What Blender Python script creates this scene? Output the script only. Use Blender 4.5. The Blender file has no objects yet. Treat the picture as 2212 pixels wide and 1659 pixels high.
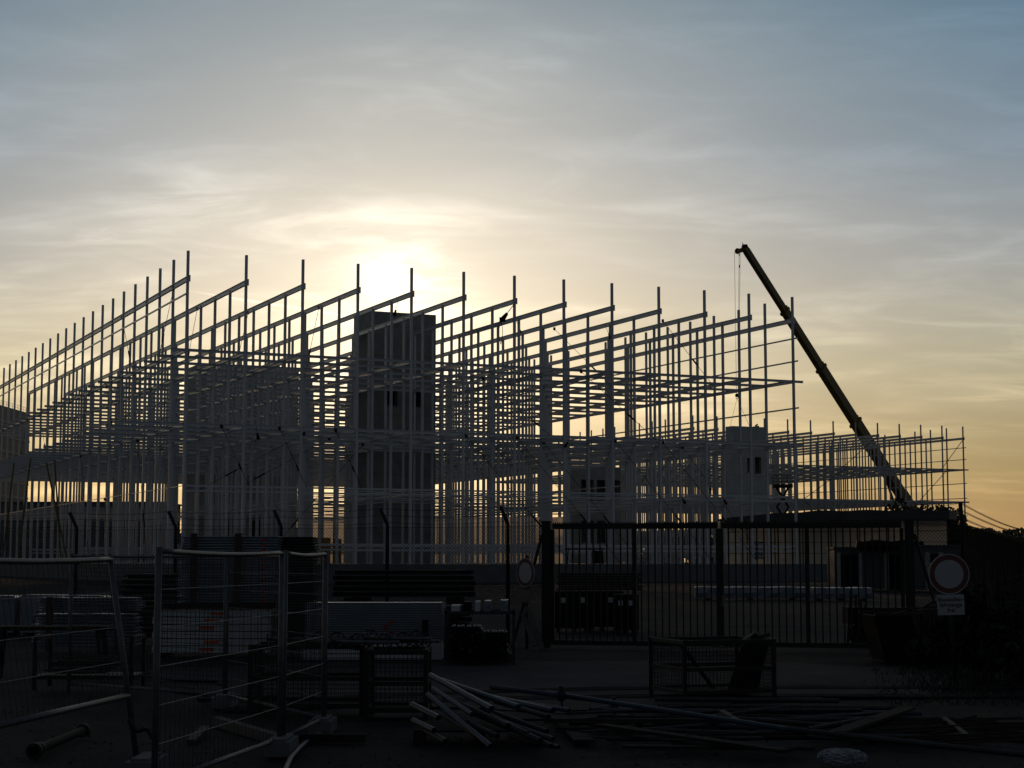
import bpy, math, random
from mathutils import Vector, Matrix
random.seed(7)
R = math.radians
scene = bpy.context.scene
COL = scene.collection

# ------------------------------------------------------------------ camera
EYE = 1.8
PITCH = 0.102036
F = 3744.4                       # focal length in units of a 2212 px wide picture
cam = bpy.data.cameras.new('camera')
cam.sensor_width = 36.0
cam.lens = 36.0 * F / 2212.0
cam.clip_start = 0.1
cam.clip_end = 9000
camo = bpy.data.objects.new('camera', cam)
COL.objects.link(camo)
camo.location = (0, 0, EYE)
camo.rotation_euler = (math.pi / 2 + PITCH, 0, 0)
scene.camera = camo

# ------------------------------------------------------------------ sky, sun, exposure
SUN_AZ = R(-3.75)                # measured from +Y towards +X
SUN_EL = R(6.2)
SDIR = Vector((math.sin(SUN_AZ) * math.cos(SUN_EL), math.cos(SUN_AZ) * math.cos(SUN_EL), math.sin(SUN_EL)))
scene.view_settings.view_transform = 'Standard'
scene.view_settings.look = 'None'
scene.view_settings.exposure = 0.0
scene.view_settings.gamma = 1.0
scene.render.engine = 'CYCLES'
scene.cycles.max_bounces = 6
scene.cycles.diffuse_bounces = 3

world = bpy.data.worlds.new('World')
scene.world = world
world.use_nodes = True
nt = world.node_tree
nt.nodes.clear()
L = nt.links.new


def nd(t, **kw):
    n = nt.nodes.new(t)
    for k, v in kw.items():
        setattr(n, k, v)
    return n


def inp(sock, v):
    if hasattr(v, 'is_output'):
        L(v, sock)
    else:
        sock.default_value = v


def mth(op, a, b=None, c=None, clamp=False):
    n = nd('ShaderNodeMath', operation=op)
    n.use_clamp = clamp
    inp(n.inputs[0], a)
    if b is not None:
        inp(n.inputs[1], b)
    if c is not None:
        inp(n.inputs[2], c)
    return n.outputs[0]


def vmth(op, a, b=None, out=0):
    n = nd('ShaderNodeVectorMath', operation=op)
    inp(n.inputs[0], a)
    if b is not None:
        inp(n.inputs[1], b)
    return n.outputs['Value'] if op in ('DOT_PRODUCT', 'LENGTH') else n.outputs[0]


def rgbmix(fac, a, b, mode='MIX'):
    n = nd('ShaderNodeMix', data_type='RGBA', blend_type=mode)
    inp(n.inputs['Factor'], fac)
    inp(n.inputs['A'], a)
    inp(n.inputs['B'], b)
    return n.outputs['Result']


def vscale(col, f):
    n = nd('ShaderNodeVectorMath', operation='SCALE')
    inp(n.inputs[0], col)
    inp(n.inputs['Scale'], f)
    return n.outputs[0]


def maprange(v, a, b, c=0.0, d=1.0, smooth=False):
    n = nd('ShaderNodeMapRange')
    if smooth:
        n.interpolation_type = 'SMOOTHSTEP'
    inp(n.inputs[0], v)
    for i, x in enumerate((a, b, c, d)):
        n.inputs[i + 1].default_value = x
    return n.outputs[0]


def ramp(v, stops):
    n = nd('ShaderNodeValToRGB')
    cr = n.color_ramp
    while len(cr.elements) < len(stops):
        cr.elements.new(0.5)
    for e, (p, c) in zip(cr.elements, stops):
        e.position = p
        e.color = (*c, 1)
    inp(n.inputs[0], v)
    return n.outputs[0]


def pdir(px, py):
    x = (px - 1106.0) / F
    y = (829.5 - py) / F
    c, s = math.cos(PITCH), math.sin(PITCH)
    return Vector((x, c - y * s, s + y * c)).normalized()


REAR = (0.066, 0.077, 0.092)      # dim eastern sky behind the viewer
tc = nd('ShaderNodeTexCoord').outputs['Generated']
DIR = vmth('NORMALIZE', tc)
sep = nd('ShaderNodeSeparateXYZ')
L(DIR, sep.inputs[0])
dx, dy, dz = sep.outputs
el = mth('MULTIPLY', mth('ARCSINE', dz), 57.2958)
ang = mth('MULTIPLY', mth('ARCCOSINE', vmth('DOT_PRODUCT', DIR, tuple(SDIR))), 57.2958)
elf = maprange(el, 0.0, 40.0)
base = ramp(elf, [
    (0.000, (0.49, 0.255, 0.085)),
    (0.070, (0.385, 0.285, 0.120)),
    (0.160, (0.395, 0.370, 0.265)),
    (0.240, (0.285, 0.316, 0.332)),
    (0.330, (0.142, 0.224, 0.308)),
    (0.460, (0.044, 0.147, 0.248)),
    (0.620, (0.022, 0.050, 0.084)),
    (1.000, (0.016, 0.025, 0.038))])
# the low sky is warmer and brighter on the sunset side of the street
side = mth('MULTIPLY', mth('MULTIPLY', dx, -0.70), maprange(el, 2.0, 9.0, 1.0, 0.0, True))
base = vscale(base, mth('ADD', 1.0, side))
# light leaves the sky away from the sunset
back = maprange(ang, 26.0, 85.0, 1.0, 0.22, True)
base = vscale(base, back)
# cooler towards the dark side
base = rgbmix(maprange(ang, 30.0, 100.0, 0.0, 0.94, True), base, (REAR[0], REAR[1], REAR[2], 1))
# glow of the sun behind thin cloud
g1 = mth('MULTIPLY', mth('EXPONENT', mth('DIVIDE', ang, -1.4)), 0.8)
g2 = mth('EXPONENT', mth('DIVIDE', ang, -7.6))
glow = vmth('ADD', vscale((1.0, 0.93, 0.82), g1), vscale((1.150, 0.945, 0.645), g2))
# thin cirrus: streaks on a flat layer far above
inv = mth('DIVIDE', 1.0, mth('ADD', dz, 0.11))
cmb = nd('ShaderNodeCombineXYZ')
L(mth('MULTIPLY', dx, inv), cmb.inputs[0])
L(mth('MULTIPLY', dy, inv), cmb.inputs[1])
mp = nd('ShaderNodeMapping')
mp.inputs['Rotation'].default_value = (0, 0, R(-22))
mp.inputs['Scale'].default_value = (1.7, 3.3, 1.0)
mp.inputs['Location'].default_value = (3.1, 0.4, 0)
L(cmb.outputs[0], mp.inputs[0])
nz = nd('ShaderNodeTexNoise')
nz.inputs['Scale'].default_value = 1.3
nz.inputs['Detail'].default_value = 9
nz.inputs['Roughness'].default_value = 0.55
nz.inputs['Distortion'].default_value = 0.85
L(mp.outputs[0], nz.inputs['Vector'])
mp2 = nd('ShaderNodeMapping')
mp2.inputs['Rotation'].default_value = (0, 0, R(-12))
mp2.inputs['Scale'].default_value = (1.0, 2.0, 1.0)
L(cmb.outputs[0], mp2.inputs[0])
nz2 = nd('ShaderNodeTexNoise')
nz2.inputs['Scale'].default_value = 0.9
nz2.inputs['Detail'].default_value = 5
nz2.inputs['Distortion'].default_value = 0.5
L(mp2.outputs[0], nz2.inputs['Vector'])
cl1 = maprange(nz.outputs['Fac'], 0.42, 0.72, 0.0, 1.0, True)
cl2 = maprange(nz2.outputs['Fac'], 0.36, 0.66, 0.0, 1.0, True)
cloud = mth('MULTIPLY', cl1, cl2)
# fine fibres drawn out on a slant
cmb3 = nd('ShaderNodeCombineXYZ')
L(mth('MULTIPLY', mth('ARCTAN2', dx, dy), 57.2958), cmb3.inputs[0])
L(el, cmb3.inputs[1])
mp3 = nd('ShaderNodeMapping')
mp3.inputs['Rotation'].default_value = (0, 0, R(-14))
mp3.inputs['Scale'].default_value = (0.16, 0.62, 1.0)
L(cmb3.outputs[0], mp3.inputs[0])
nz3 = nd('ShaderNodeTexNoise')
nz3.inputs['Scale'].default_value = 1.0
nz3.inputs['Detail'].default_value = 8
nz3.inputs['Roughness'].default_value = 0.62
nz3.inputs['Distortion'].default_value = 1.1
L(mp3.outputs[0], nz3.inputs['Vector'])
fib = mth('MULTIPLY', mth('SUBTRACT', maprange(nz3.outputs['Fac'], 0.46, 0.72, 0.0, 1.0, True), 0.22), mth('ADD', 0.35, cl2))
cfade = mth('MULTIPLY', maprange(ang, 5.0, 26.0, 0.8, 0.62), maprange(el, 9.0, 19.0, 1.0, 0.62))
cl_amt = mth('ADD', mth('MULTIPLY', mth('SUBTRACT', cloud, 0.27), 0.50), mth('MULTIPLY', mth('SUBTRACT', cl2, 0.5), 0.16))
cl_amt = mth('ADD', cl_amt, mth('MULTIPLY', fib, 0.20))
sky = vmth('ADD', base, glow)
# sunlit bright patch of cloud above the tower
px_ = pdir(885, 588)
pv = vmth('SUBTRACT', DIR, tuple(px_))
pm = nd('ShaderNodeMapping')
pm.inputs['Rotation'].default_value = (0, R(8), 0)
pm.inputs['Scale'].default_value = (38.0, 38.0, 62.0)
L(pv, pm.inputs[0])
pl = vmth('LENGTH', pm.outputs[0])
patch = mth('MULTIPLY', maprange(pl, 0.15, 2.0, 1.0, 0.0, True), maprange(nz3.outputs['Fac'], 0.40, 0.62, 0.15, 1.0, True))
sky = vmth('ADD', sky, vscale((0.55, 0.52, 0.46), patch))
lum = mth('ADD', 1.0, mth('MULTIPLY', cl_amt, cfade))
sky = vmth('MULTIPLY', sky, vmth('ADD', vscale((1.0, 0.96, 0.91), mth('SUBTRACT', lum, 1.0)), (1.0, 1.0, 1.0)))
# a vapour trail crossing low in front of the glow


T0, T1 = pdir(410, 629), pdir(900, 707)
TN = T0.cross(T1).normalized()
TM = (T0 + T1).normalized()
off = mth('ABSOLUTE', vmth('DOT_PRODUCT', DIR, tuple(TN)))
along = mth('MULTIPLY', mth('ARCCOSINE', vmth('DOT_PRODUCT', DIR, tuple(TM))), 57.2958)
tr = mth('MULTIPLY', maprange(off, 0.00025, 0.0009, 1.0, 0.0, True), maprange(along, 2.6, 4.0, 1.0, 0.0, True))
tr = mth('MULTIPLY', tr, mth('ADD', 0.4, nz.outputs['Fac']))
sky = vmth('ADD', sky, vscale((1.0, 0.92, 0.78), mth('MULTIPLY', tr, 0.22)))
# physical sky underneath
nish = nd('ShaderNodeTexSky', sky_type='NISHITA')
nish.sun_disc = False
nish.sun_elevation = SUN_EL
nish.sun_rotation = SUN_AZ
nish.air_density = 1.2
nish.dust_density = 2.0
bg1 = nd('ShaderNodeBackground')
L(sky, bg1.inputs[0])
bg1.inputs[1].default_value = 1.0
bg2 = nd('ShaderNodeBackground')
L(nish.outputs[0], bg2.inputs[0])
bg2.inputs[1].default_value = 0.004
ad = nd('ShaderNodeAddShader')
L(bg1.outputs[0], ad.inputs[0])
L(bg2.outputs[0], ad.inputs[1])
wo = nd('ShaderNodeOutputWorld')
L(ad.outputs[0], wo.inputs[0])

sl = bpy.data.lights.new('sun', 'SUN')
sl.energy = 0.7
sl.angle = R(0.6)
sl.color = (1.0, 0.66, 0.36)
so = bpy.data.objects.new('sun', sl)
COL.objects.link(so)
so.rotation_euler = (-SDIR).to_track_quat('-Z', 'Y').to_euler()

# ------------------------------------------------------------------ helpers


def P(px, py, Y):
    """point on the ground plan at distance Y seen through picture position px, py"""
    d = pdir(px, py)
    t = Y / d.y
    return Vector((d.x * t, Y, EYE + d.z * t))


def G(px, py, z=0.0):
    d = pdir(px, py)
    t = (z - EYE) / d.z
    return Vector((d.x * t, d.y * t, z))


def hexa(c):
    return c


def GX0(px, Y):
    return Vector(((px - 1106) / F * Y, Y, 0))


MATS = {}


def mat(name, col, rough=0.6, metal=0.0, var=0.25, scale=6.0, bump=0.0, bscale=40.0, spec=0.5, trans=0.0, stretch=(1, 1, 1), alt=None):
    if name in MATS:
        return MATS[name]
    m = bpy.data.materials.new(name)
    m.use_nodes = True
    t = m.node_tree
    b = t.nodes['Principled BSDF']
    tcn = t.nodes.new('ShaderNodeTexCoord')
    geo = t.nodes.new('ShaderNodeNewGeometry')
    mpn = t.nodes.new('ShaderNodeMapping')
    mpn.inputs['Scale'].default_value = stretch
    t.links.new(geo.outputs['Position'], mpn.inputs[0])
    n = t.nodes.new('ShaderNodeTexNoise')
    n.inputs['Scale'].default_value = scale
    n.inputs['Detail'].default_value = 6
    n.inputs['Roughness'].default_value = 0.62
    t.links.new(mpn.outputs[0], n.inputs['Vector'])
    r = t.nodes.new('ShaderNodeValToRGB')
    r.color_ramp.elements[0].position = 0.3
    r.color_ramp.elements[1].position = 0.7
    lo = tuple(x * (1 - var) for x in (alt or col))
    hi = tuple(min(0.9, x * (1 + var)) for x in col)
    r.color_ramp.elements[0].color = (*lo, 1)
    r.color_ramp.elements[1].color = (*hi, 1)
    t.links.new(n.outputs['Fac'], r.inputs[0])
    t.links.new(r.outputs[0], b.inputs['Base Color'])
    b.inputs['Roughness'].default_value = rough
    b.inputs['Metallic'].default_value = metal
    b.inputs['Specular IOR Level'].default_value = spec
    if bump:
        n2 = t.nodes.new('ShaderNodeTexNoise')
        n2.inputs['Scale'].default_value = bscale
        n2.inputs['Detail'].default_value = 5
        t.links.new(geo.outputs['Position'], n2.inputs['Vector'])
        bp = t.nodes.new('ShaderNodeBump')
        bp.inputs['Strength'].default_value = bump
        bp.inputs['Distance'].default_value = 0.05
        t.links.new(n2.outputs['Fac'], bp.inputs['Height'])
        t.links.new(bp.outputs[0], b.inputs['Normal'])
    if trans:
        tl = t.nodes.new('ShaderNodeBsdfTranslucent')
        t.links.new(r.outputs[0], tl.inputs[0])
        mx = t.nodes.new('ShaderNodeMixShader')
        mx.inputs[0].default_value = trans
        t.links.new(b.outputs[0], mx.inputs[1])
        t.links.new(tl.outputs[0], mx.inputs[2])
        t.links.new(mx.outputs[0], t.nodes['Material Output'].inputs[0])
    MATS[name] = m
    return m


M_STEEL = mat('steel_paint', (0.51, 0.53, 0.56), 0.27, 0.0, 0.10, 0.6)
M_STEEL2 = mat('steel_far', (0.46, 0.47, 0.485), 0.35, 0.0, 0.10, 0.6)
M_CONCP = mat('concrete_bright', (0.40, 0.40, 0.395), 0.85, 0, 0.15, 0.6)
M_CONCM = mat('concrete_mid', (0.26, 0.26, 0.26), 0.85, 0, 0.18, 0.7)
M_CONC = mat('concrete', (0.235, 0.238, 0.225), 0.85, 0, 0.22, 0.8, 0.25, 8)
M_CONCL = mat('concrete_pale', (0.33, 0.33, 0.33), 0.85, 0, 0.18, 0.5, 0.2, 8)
M_SLAB = mat('slab_concrete', (0.10, 0.108, 0.112), 0.9, 0, 0.25, 0.7)
M_DARK = mat('dark_opening', (0.012, 0.012, 0.012), 0.9, 0, 0.2, 2)
M_IRON = mat('dark_iron', (0.012, 0.012, 0.0125), 0.6, 0.0, 0.25, 8, spec=0.25)
M_GALV = mat('galvanised', (0.085, 0.09, 0.096), 0.45, 0.35, 0.25, 10, spec=0.22)
M_GALVD = mat('galvanised_dull', (0.034, 0.037, 0.040), 0.55, 0.45, 0.3, 9, spec=0.22)
M_BLUE = mat('blue_steel', (0.026, 0.045, 0.072), 0.42, 0.15, 0.28, 4, spec=0.22)
M_DECK = mat('deck_steel', (0.19, 0.235, 0.28), 0.40, 0.5, 0.25, 3)
M_ALU = mat('deck_aluminium', (0.22, 0.27, 0.32), 0.30, 0.7, 0.2, 3)
M_WHITE = mat('white_board', (0.33, 0.345, 0.37), 0.55, 0, 0.14, 3)
M_WRAP = mat('white_wrap', (0.115, 0.135, 0.165), 0.35, 0, 0.25, 3, 0.4, 14)
M_RED = mat('red_paint', (0.36, 0.03, 0.018), 0.5, 0, 0.2, 5)
M_ORNG = mat('orange_paint', (0.36, 0.06, 0.018), 0.5, 0, 0.2, 5)
M_BROWN = mat('brown_strap', (0.035, 0.018, 0.015), 0.7, 0, 0.3, 5)
M_WOOD = mat('weathered_wood', (0.024, 0.021, 0.018), 0.9, 0, 0.4, 5, 0.2, 60, spec=0.12)
M_WOODL = mat('pale_wood', (0.060, 0.056, 0.052), 0.75, 0, 0.25, 5, spec=0.22)
M_RUST = mat('rusty_steel', (0.028, 0.018, 0.014), 0.75, 0.2, 0.4, 9, spec=0.22)
M_BLACK = mat('black_plastic', (0.007, 0.0075, 0.008), 0.75, 0, 0.2, 5, spec=0.08)
M_CRANE = mat('crane_yellow', (0.13, 0.085, 0.014), 0.45, 0, 0.2, 0.5)
M_YEL = mat('yellow_prop', (0.12, 0.085, 0.02), 0.55, 0, 0.25, 4)
M_SIGNW = mat('sign_white', (0.27, 0.275, 0.295), 0.45, 0, 0.06, 3)
M_SIGNR = mat('sign_red', (0.075, 0.012, 0.011), 0.45, 0, 0.1, 3)
M_SIGNK = mat('sign_black', (0.02, 0.02, 0.02), 0.5, 0, 0.1, 3)
M_SIGNY = mat('sign_yellow', (0.10, 0.10, 0.075), 0.5, 0, 0.1, 3)
M_TARP = mat('hall_sheet', (0.80, 0.74, 0.67), 0.6, 0, 0.12, 0.12, 0.2, 1.5, trans=0.82)
M_ROOF = mat('hall_roof', (0.04, 0.042, 0.045), 0.7, 0, 0.3, 0.5)
M_CAB = mat('cabin_panel', (0.05, 0.05, 0.052), 0.6, 0, 0.2, 1.0)
M_CABL = mat('cabin_jamb', (0.22, 0.22, 0.22), 0.6, 0, 0.15, 1.5)
M_CLAD = mat('cladding', (0.07, 0.08, 0.09), 0.6, 0, 0.2, 0.4)
M_LEAF = mat('foliage', (0.055, 0.060, 0.022), 0.7, 0, 0.5, 0.35, trans=0.30, alt=(0.028, 0.034, 0.014))
M_LEAFD = mat('foliage_dark', (0.011, 0.012, 0.008), 0.8, 0, 0.5, 1.2, trans=0.15)
M_BARK = mat('bark', (0.04, 0.03, 0.022), 0.9, 0, 0.3, 5)
M_BAG = mat('plastic_film', (0.36, 0.39, 0.44), 0.25, 0, 0.2, 14, 0.8, 45, trans=0.35)
M_CLOTH = mat('work_clothes', (0.03, 0.032, 0.04), 0.9, 0, 0.2, 4)
M_PIPEW = mat('pale_tube', (0.052, 0.056, 0.062), 0.45, 0.15, 0.30, 9, spec=0.22)
M_GLASS = mat('dark_glass', (0.03, 0.045, 0.045), 0.12, 0, 0.1, 3)
M_TRUCK = mat('truck_paint', (0.05, 0.055, 0.05), 0.45, 0, 0.2, 2)


class MB:
    def __init__(self):
        self.v, self.f, self.mi = [], [], []
        self.cur = 0

    def add(self, vs, fs):
        o = len(self.v)
        self.v += [tuple(x) for x in vs]
        self.f += [tuple(i + o for i in f) for f in fs]
        self.mi += [self.cur] * len(fs)
        return self

    def box(self, c, s, rz=0.0, M=None):
        hx, hy, hz = s[0] / 2, s[1] / 2, s[2] / 2
        pts = [Vector((x * hx, y * hy, z * hz)) for x, y, z in
               ((-1, -1, -1), (1, -1, -1), (1, 1, -1), (-1, 1, -1), (-1, -1, 1), (1, -1, 1), (1, 1, 1), (-1, 1, 1))]
        T = Matrix.Rotation(rz, 3, 'Z') if M is None else M
        c = Vector(c)
        return self.add([c + T @ p for p in pts],
                        [(0, 3, 2, 1), (4, 5, 6, 7), (0, 1, 5, 4), (1, 2, 6, 5), (2, 3, 7, 6), (3, 0, 4, 7)])

    @staticmethod
    def frame(p0, p1, up=Vector((0, 0, 1))):
        d = (Vector(p1) - Vector(p0)).normalized()
        if abs(d.dot(up)) > 0.98:
            up = Vector((0, 1, 0))
        x = d.cross(up).normalized()
        y = x.cross(d).normalized()
        return x, y, d

    def sweep(self, p0, p1, prof, up=Vector((0, 0, 1)), cap=True):
        p0, p1 = Vector(p0), Vector(p1)
        x, y, d = self.frame(p0, p1, up)
        n = len(prof)
        vs = [p0 + x * a + y * b for a, b in prof] + [p1 + x * a + y * b for a, b in prof]
        fs = [(i, (i + 1) % n, n + (i + 1) % n, n + i) for i in range(n)]
        if cap:
            fs += [tuple(range(n))[::-1], tuple(range(n, 2 * n))]
        return self.add(vs, fs)

    def bar(self, p0, p1, w, h, up=Vector((0, 0, 1))):
        return self.sweep(p0, p1, [(-w / 2, -h / 2), (w / 2, -h / 2), (w / 2, h / 2), (-w / 2, h / 2)], up)

    def ibeam(self, p0, p1, w, h, tf=0.03, tw=0.02, up=Vector((0, 0, 1))):
        a, b, c = w / 2, h / 2, tw / 2
        e = b - tf
        pr = [(-a, -b), (a, -b), (a, -e), (c, -e), (c, e), (a, e), (a, b), (-a, b), (-a, e), (-c, e), (-c, -e), (-a, -e)]
        p0, p1 = Vector(p0), Vector(p1)
        x, y, d = self.frame(p0, p1, up)
        n = 12
        vs = [p0 + x * u + y * v for u, v in pr] + [p1 + x * u + y * v for u, v in pr]
        fs = [(i, (i + 1) % n, n + (i + 1) % n, n + i) for i in range(n)]
        for o, fl in ((0, True), (n, False)):
            q = [(0, 1, 2, 11), (11, 2, 3, 10), (10, 3, 4, 9), (9, 4, 5, 8), (8, 5, 6, 7)]
            fs += [tuple(o + i for i in (t[::-1] if fl else t)) for t in q]
        return self.add(vs, fs)

    def tube(self, p0, p1, r, n=10, r1=None, cap=True):
        r1 = r if r1 is None else r1
        p0, p1 = Vector(p0), Vector(p1)
        x, y, d = self.frame(p0, p1)
        cs = [(math.cos(2 * math.pi * i / n), math.sin(2 * math.pi * i / n)) for i in range(n)]
        vs = [p0 + (x * a + y * b) * r for a, b in cs] + [p1 + (x * a + y * b) * r1 for a, b in cs]
        fs = [(i, (i + 1) % n, n + (i + 1) % n, n + i) for i in range(n)]
        if cap:
            fs += [tuple(range(n))[::-1], tuple(range(n, 2 * n))]
        return self.add(vs, fs)

    def pipe(self, p0, p1, r, t=0.15, n=14):
        """open ended tube with a wall"""
        p0, p1 = Vector(p0), Vector(p1)
        x, y, d = self.frame(p0, p1)
        cs = [(math.cos(2 * math.pi * i / n), math.sin(2 * math.pi * i / n)) for i in range(n)]
        ri = r * (1 - t)
        vs = []
        for p, rr in ((p0, r), (p1, r), (p1, ri), (p0, ri)):
            vs += [p + (x * a + y * b) * rr for a, b in cs]
        fs = []
        for k in range(4):
            for i in range(n):
                j = (i + 1) % n
                A, B = k * n, ((k + 1) % 4) * n
                fs.append((A + i, A + j, B + j, B + i))
        return self.add(vs, fs)

    def path(self, pts, r, n=8):
        pts = [Vector(p) for p in pts]
        m = len(pts)
        rings = []
        for i in range(m):
            a = pts[max(0, i - 1)]
            b = pts[min(m - 1, i + 1)]
            x, y, d = self.frame(a, b)
            rings.append([pts[i] + (x * math.cos(2 * math.pi * k / n) + y * math.sin(2 * math.pi * k / n)) * r for k in range(n)])
        vs = [v for rg in rings for v in rg]
        fs = []
        for i in range(m - 1):
            for k in range(n):
                j = (k + 1) % n
                fs.append((i * n + k, i * n + j, (i + 1) * n + j, (i + 1) * n + k))
        fs += [tuple(range(n))[::-1], tuple(range((m - 1) * n, m * n))]
        return self.add(vs, fs)

    def quad(self, c, n, s, asp=1.0, roll=0.0):
        n = Vector(n).normalized()
        x, y, d = self.frame((0, 0, 0), n)
        ca, sa = math.cos(roll), math.sin(roll)
        u = x * ca + y * sa
        w = -x * sa + y * ca
        c = Vector(c)
        return self.add([c - u * s - w * s * asp * 0.6, c + u * s * 0.8 - w * s * asp, c + u * s + w * s * asp * 0.7, c - u * s * 0.7 + w * s * asp],
                        [(0, 1, 2, 3)])

    def build(self, name, m, parent=None, loc=None, smooth=False):
        me = bpy.data.meshes.new(name)
        vs = self.v
        if loc is not None:
            lv = Vector(loc)
            vs = [tuple(Vector(v) - lv) for v in vs]
        me.from_pydata(vs, [], self.f)
        ms = m if isinstance(m, (list, tuple)) else [m]
        for q in ms:
            me.materials.append(q)
        if len(ms) > 1:
            me.polygons.foreach_set('material_index', self.mi)
        if smooth:
            me.polygons.foreach_set('use_smooth', [True] * len(me.polygons))
        me.update()
        o = bpy.data.objects.new(name, me)
        COL.objects.link(o)
        if loc is not None:
            o.location = loc
        if parent:
            o.parent = parent
            if parent.location.length > 0 and loc is None:
                o.matrix_parent_inverse = Matrix.Translation(-parent.location)
            elif parent.location.length > 0:
                o.location = Vector(loc) - parent.location
        return o


def tag(o, label, cat, group=None, kind=None):
    if label:
        o['label'] = label
    if cat:
        o['category'] = cat
    if group:
        o['group'] = group
    if kind:
        o['kind'] = kind
    return o


def thing(name, label, cat, loc=(0, 0, 0), group=None):
    o = bpy.data.objects.new(name, None)
    o.empty_display_size = 0.3
    COL.objects.link(o)
    o.location = loc
    return tag(o, label, cat, group)


def dup(o, loc=None, label=None, group=None, rz=None, parent=None):
    c = o.copy()
    COL.objects.link(c)
    if parent:
        c.parent = parent
    if loc is not None:
        c.location = loc
    if rz is not None:
        c.rotation_euler = (0, 0, rz)
    if label:
        c['label'] = label
    if group:
        c['group'] = group
    for ch in list(o.children):
        dup(ch, parent=c)
    return c


# ------------------------------------------------------------------ ground
g = MB()
N = 60
xs = [-1500, -700, -350, -180, -90, -50, -30, -20, -14] + [-10 + i * 0.8 for i in range(26)] + [14, 20, 30, 50, 90, 180, 350, 700, 1500]
ys = [-60, -10, 0, 6] + [9 + i * 0.7 for i in range(46)] + [44, 50, 60, 75, 100, 140, 200, 300, 450, 700, 1200, 2500]
rg = random.Random(3)
vs = []
for y in ys:
    for x in xs:
        h = 0.0
        if 9 < y < 42 and -11 < x < 13:
            h = rg.uniform(-0.035, 0.0)
        vs.append((x, y, h))
nx = len(xs)
fs = [(j * nx + i, j * nx + i + 1, (j + 1) * nx + i + 1, (j + 1) * nx + i) for j in range(len(ys) - 1) for i in range(nx - 1)]
g.add(vs, fs)
M_GRND = mat('gravel_ground', (0.024, 0.0245, 0.025), 0.95, 0, 0.55, 0.22, 0.7, 16, spec=0.12)
tag(g.build('ground', M_GRND, smooth=True), None, None, kind='structure')

# paler trodden gravel in front of the gate, a thin uneven sheet on the darker soil
rr = random.Random(17)
ring = []
for i in range(72):
    an = 2 * math.pi * i / 72
    k = 1 + 0.10 * math.sin(3 * an + 0.6) + 0.06 * math.sin(7 * an) + rr.uniform(-0.04, 0.04)
    ring.append(Vector((0.9 + 6.6 * k * math.cos(an), 27.2 + 5.2 * k * math.sin(an), 0)))
cv = Vector((0.9, 27.2, 0.012))
vs = [cv] + [cv.lerp(p, 0.55) + Vector((0, 0, 0)) for p in ring] + [Vector((p.x, p.y, 0.006)) for p in ring]
m = MB()
m.add(vs, [(0, 1 + i, 1 + (i + 1) % 72) for i in range(72)] + [(1 + i, 73 + i, 73 + (i + 1) % 72, 1 + (i + 1) % 72) for i in range(72)])
o = m.build('gravel_yard', mat('yard_gravel', (0.050, 0.051, 0.052), 0.95, 0, 0.40, 0.5, 0.6, 20, spec=0.1), smooth=True)
o['kind'] = 'structure'
# two shallow wheel ruts across the yard
for k_, off_ in enumerate((0.0, 1.55)):
    q_ = [Vector((-3.5 + off_ * 0.4 + i * 0.42, 21.3 + off_ + 0.75 * math.sin(i * 0.17) + i * 0.12, 0.004)) for i in range(34)]
    m = MB()
    vs = []
    for p_ in q_:
        for w_, z_ in ((-0.20, 0.010), (-0.13, 0.026), (-0.08, 0.012), (0.08, 0.012), (0.13, 0.026), (0.20, 0.010)):
            vs.append(p_ + Vector((0, w_ + rr.uniform(-.012, .012), z_ + rr.uniform(-.004, .004))))
    m.add(vs, [(i * 6 + j, (i + 1) * 6 + j, (i + 1) * 6 + j + 1, i * 6 + j + 1) for i in range(33) for j in range(5)])
    o = m.build('wheel_rut', M_GRND, smooth=True)
    o['kind'] = 'structure'

# ------------------------------------------------------------------ steel frames
TH = 0.436326
A = Vector((math.cos(TH), math.sin(TH), 0))
B = Vector((-math.sin(TH), math.cos(TH), 0))
BK, BR = 5.0, 4.84
SLAB = EYE - 0.23
C1 = Vector((-26.97, 142.51, 0))
C2 = Vector((86.4, 331.4, 0)) - A * 60
Z = dict(top=EYE + 25.75, roof=EYE + 23.4, l3=EYE + 17.42, l2=EYE + 11.25, l1=EYE + 6.2, l1b=EYE + 5.78, t1=EYE + 1.42, t2=EYE + 1.0)


def gp(C, k, r, z=0.0):
    v = C + A * (BK * k) + B * (BR * r)
    return Vector((v.x, v.y, z))


def core_hit(cores, C, k, r):
    return any(k0 - 0.05 < k < k1 + 0.05 and r0 - 0.05 < r < r1 + 0.05 for k0, k1, r0, r1 in cores)


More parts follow.
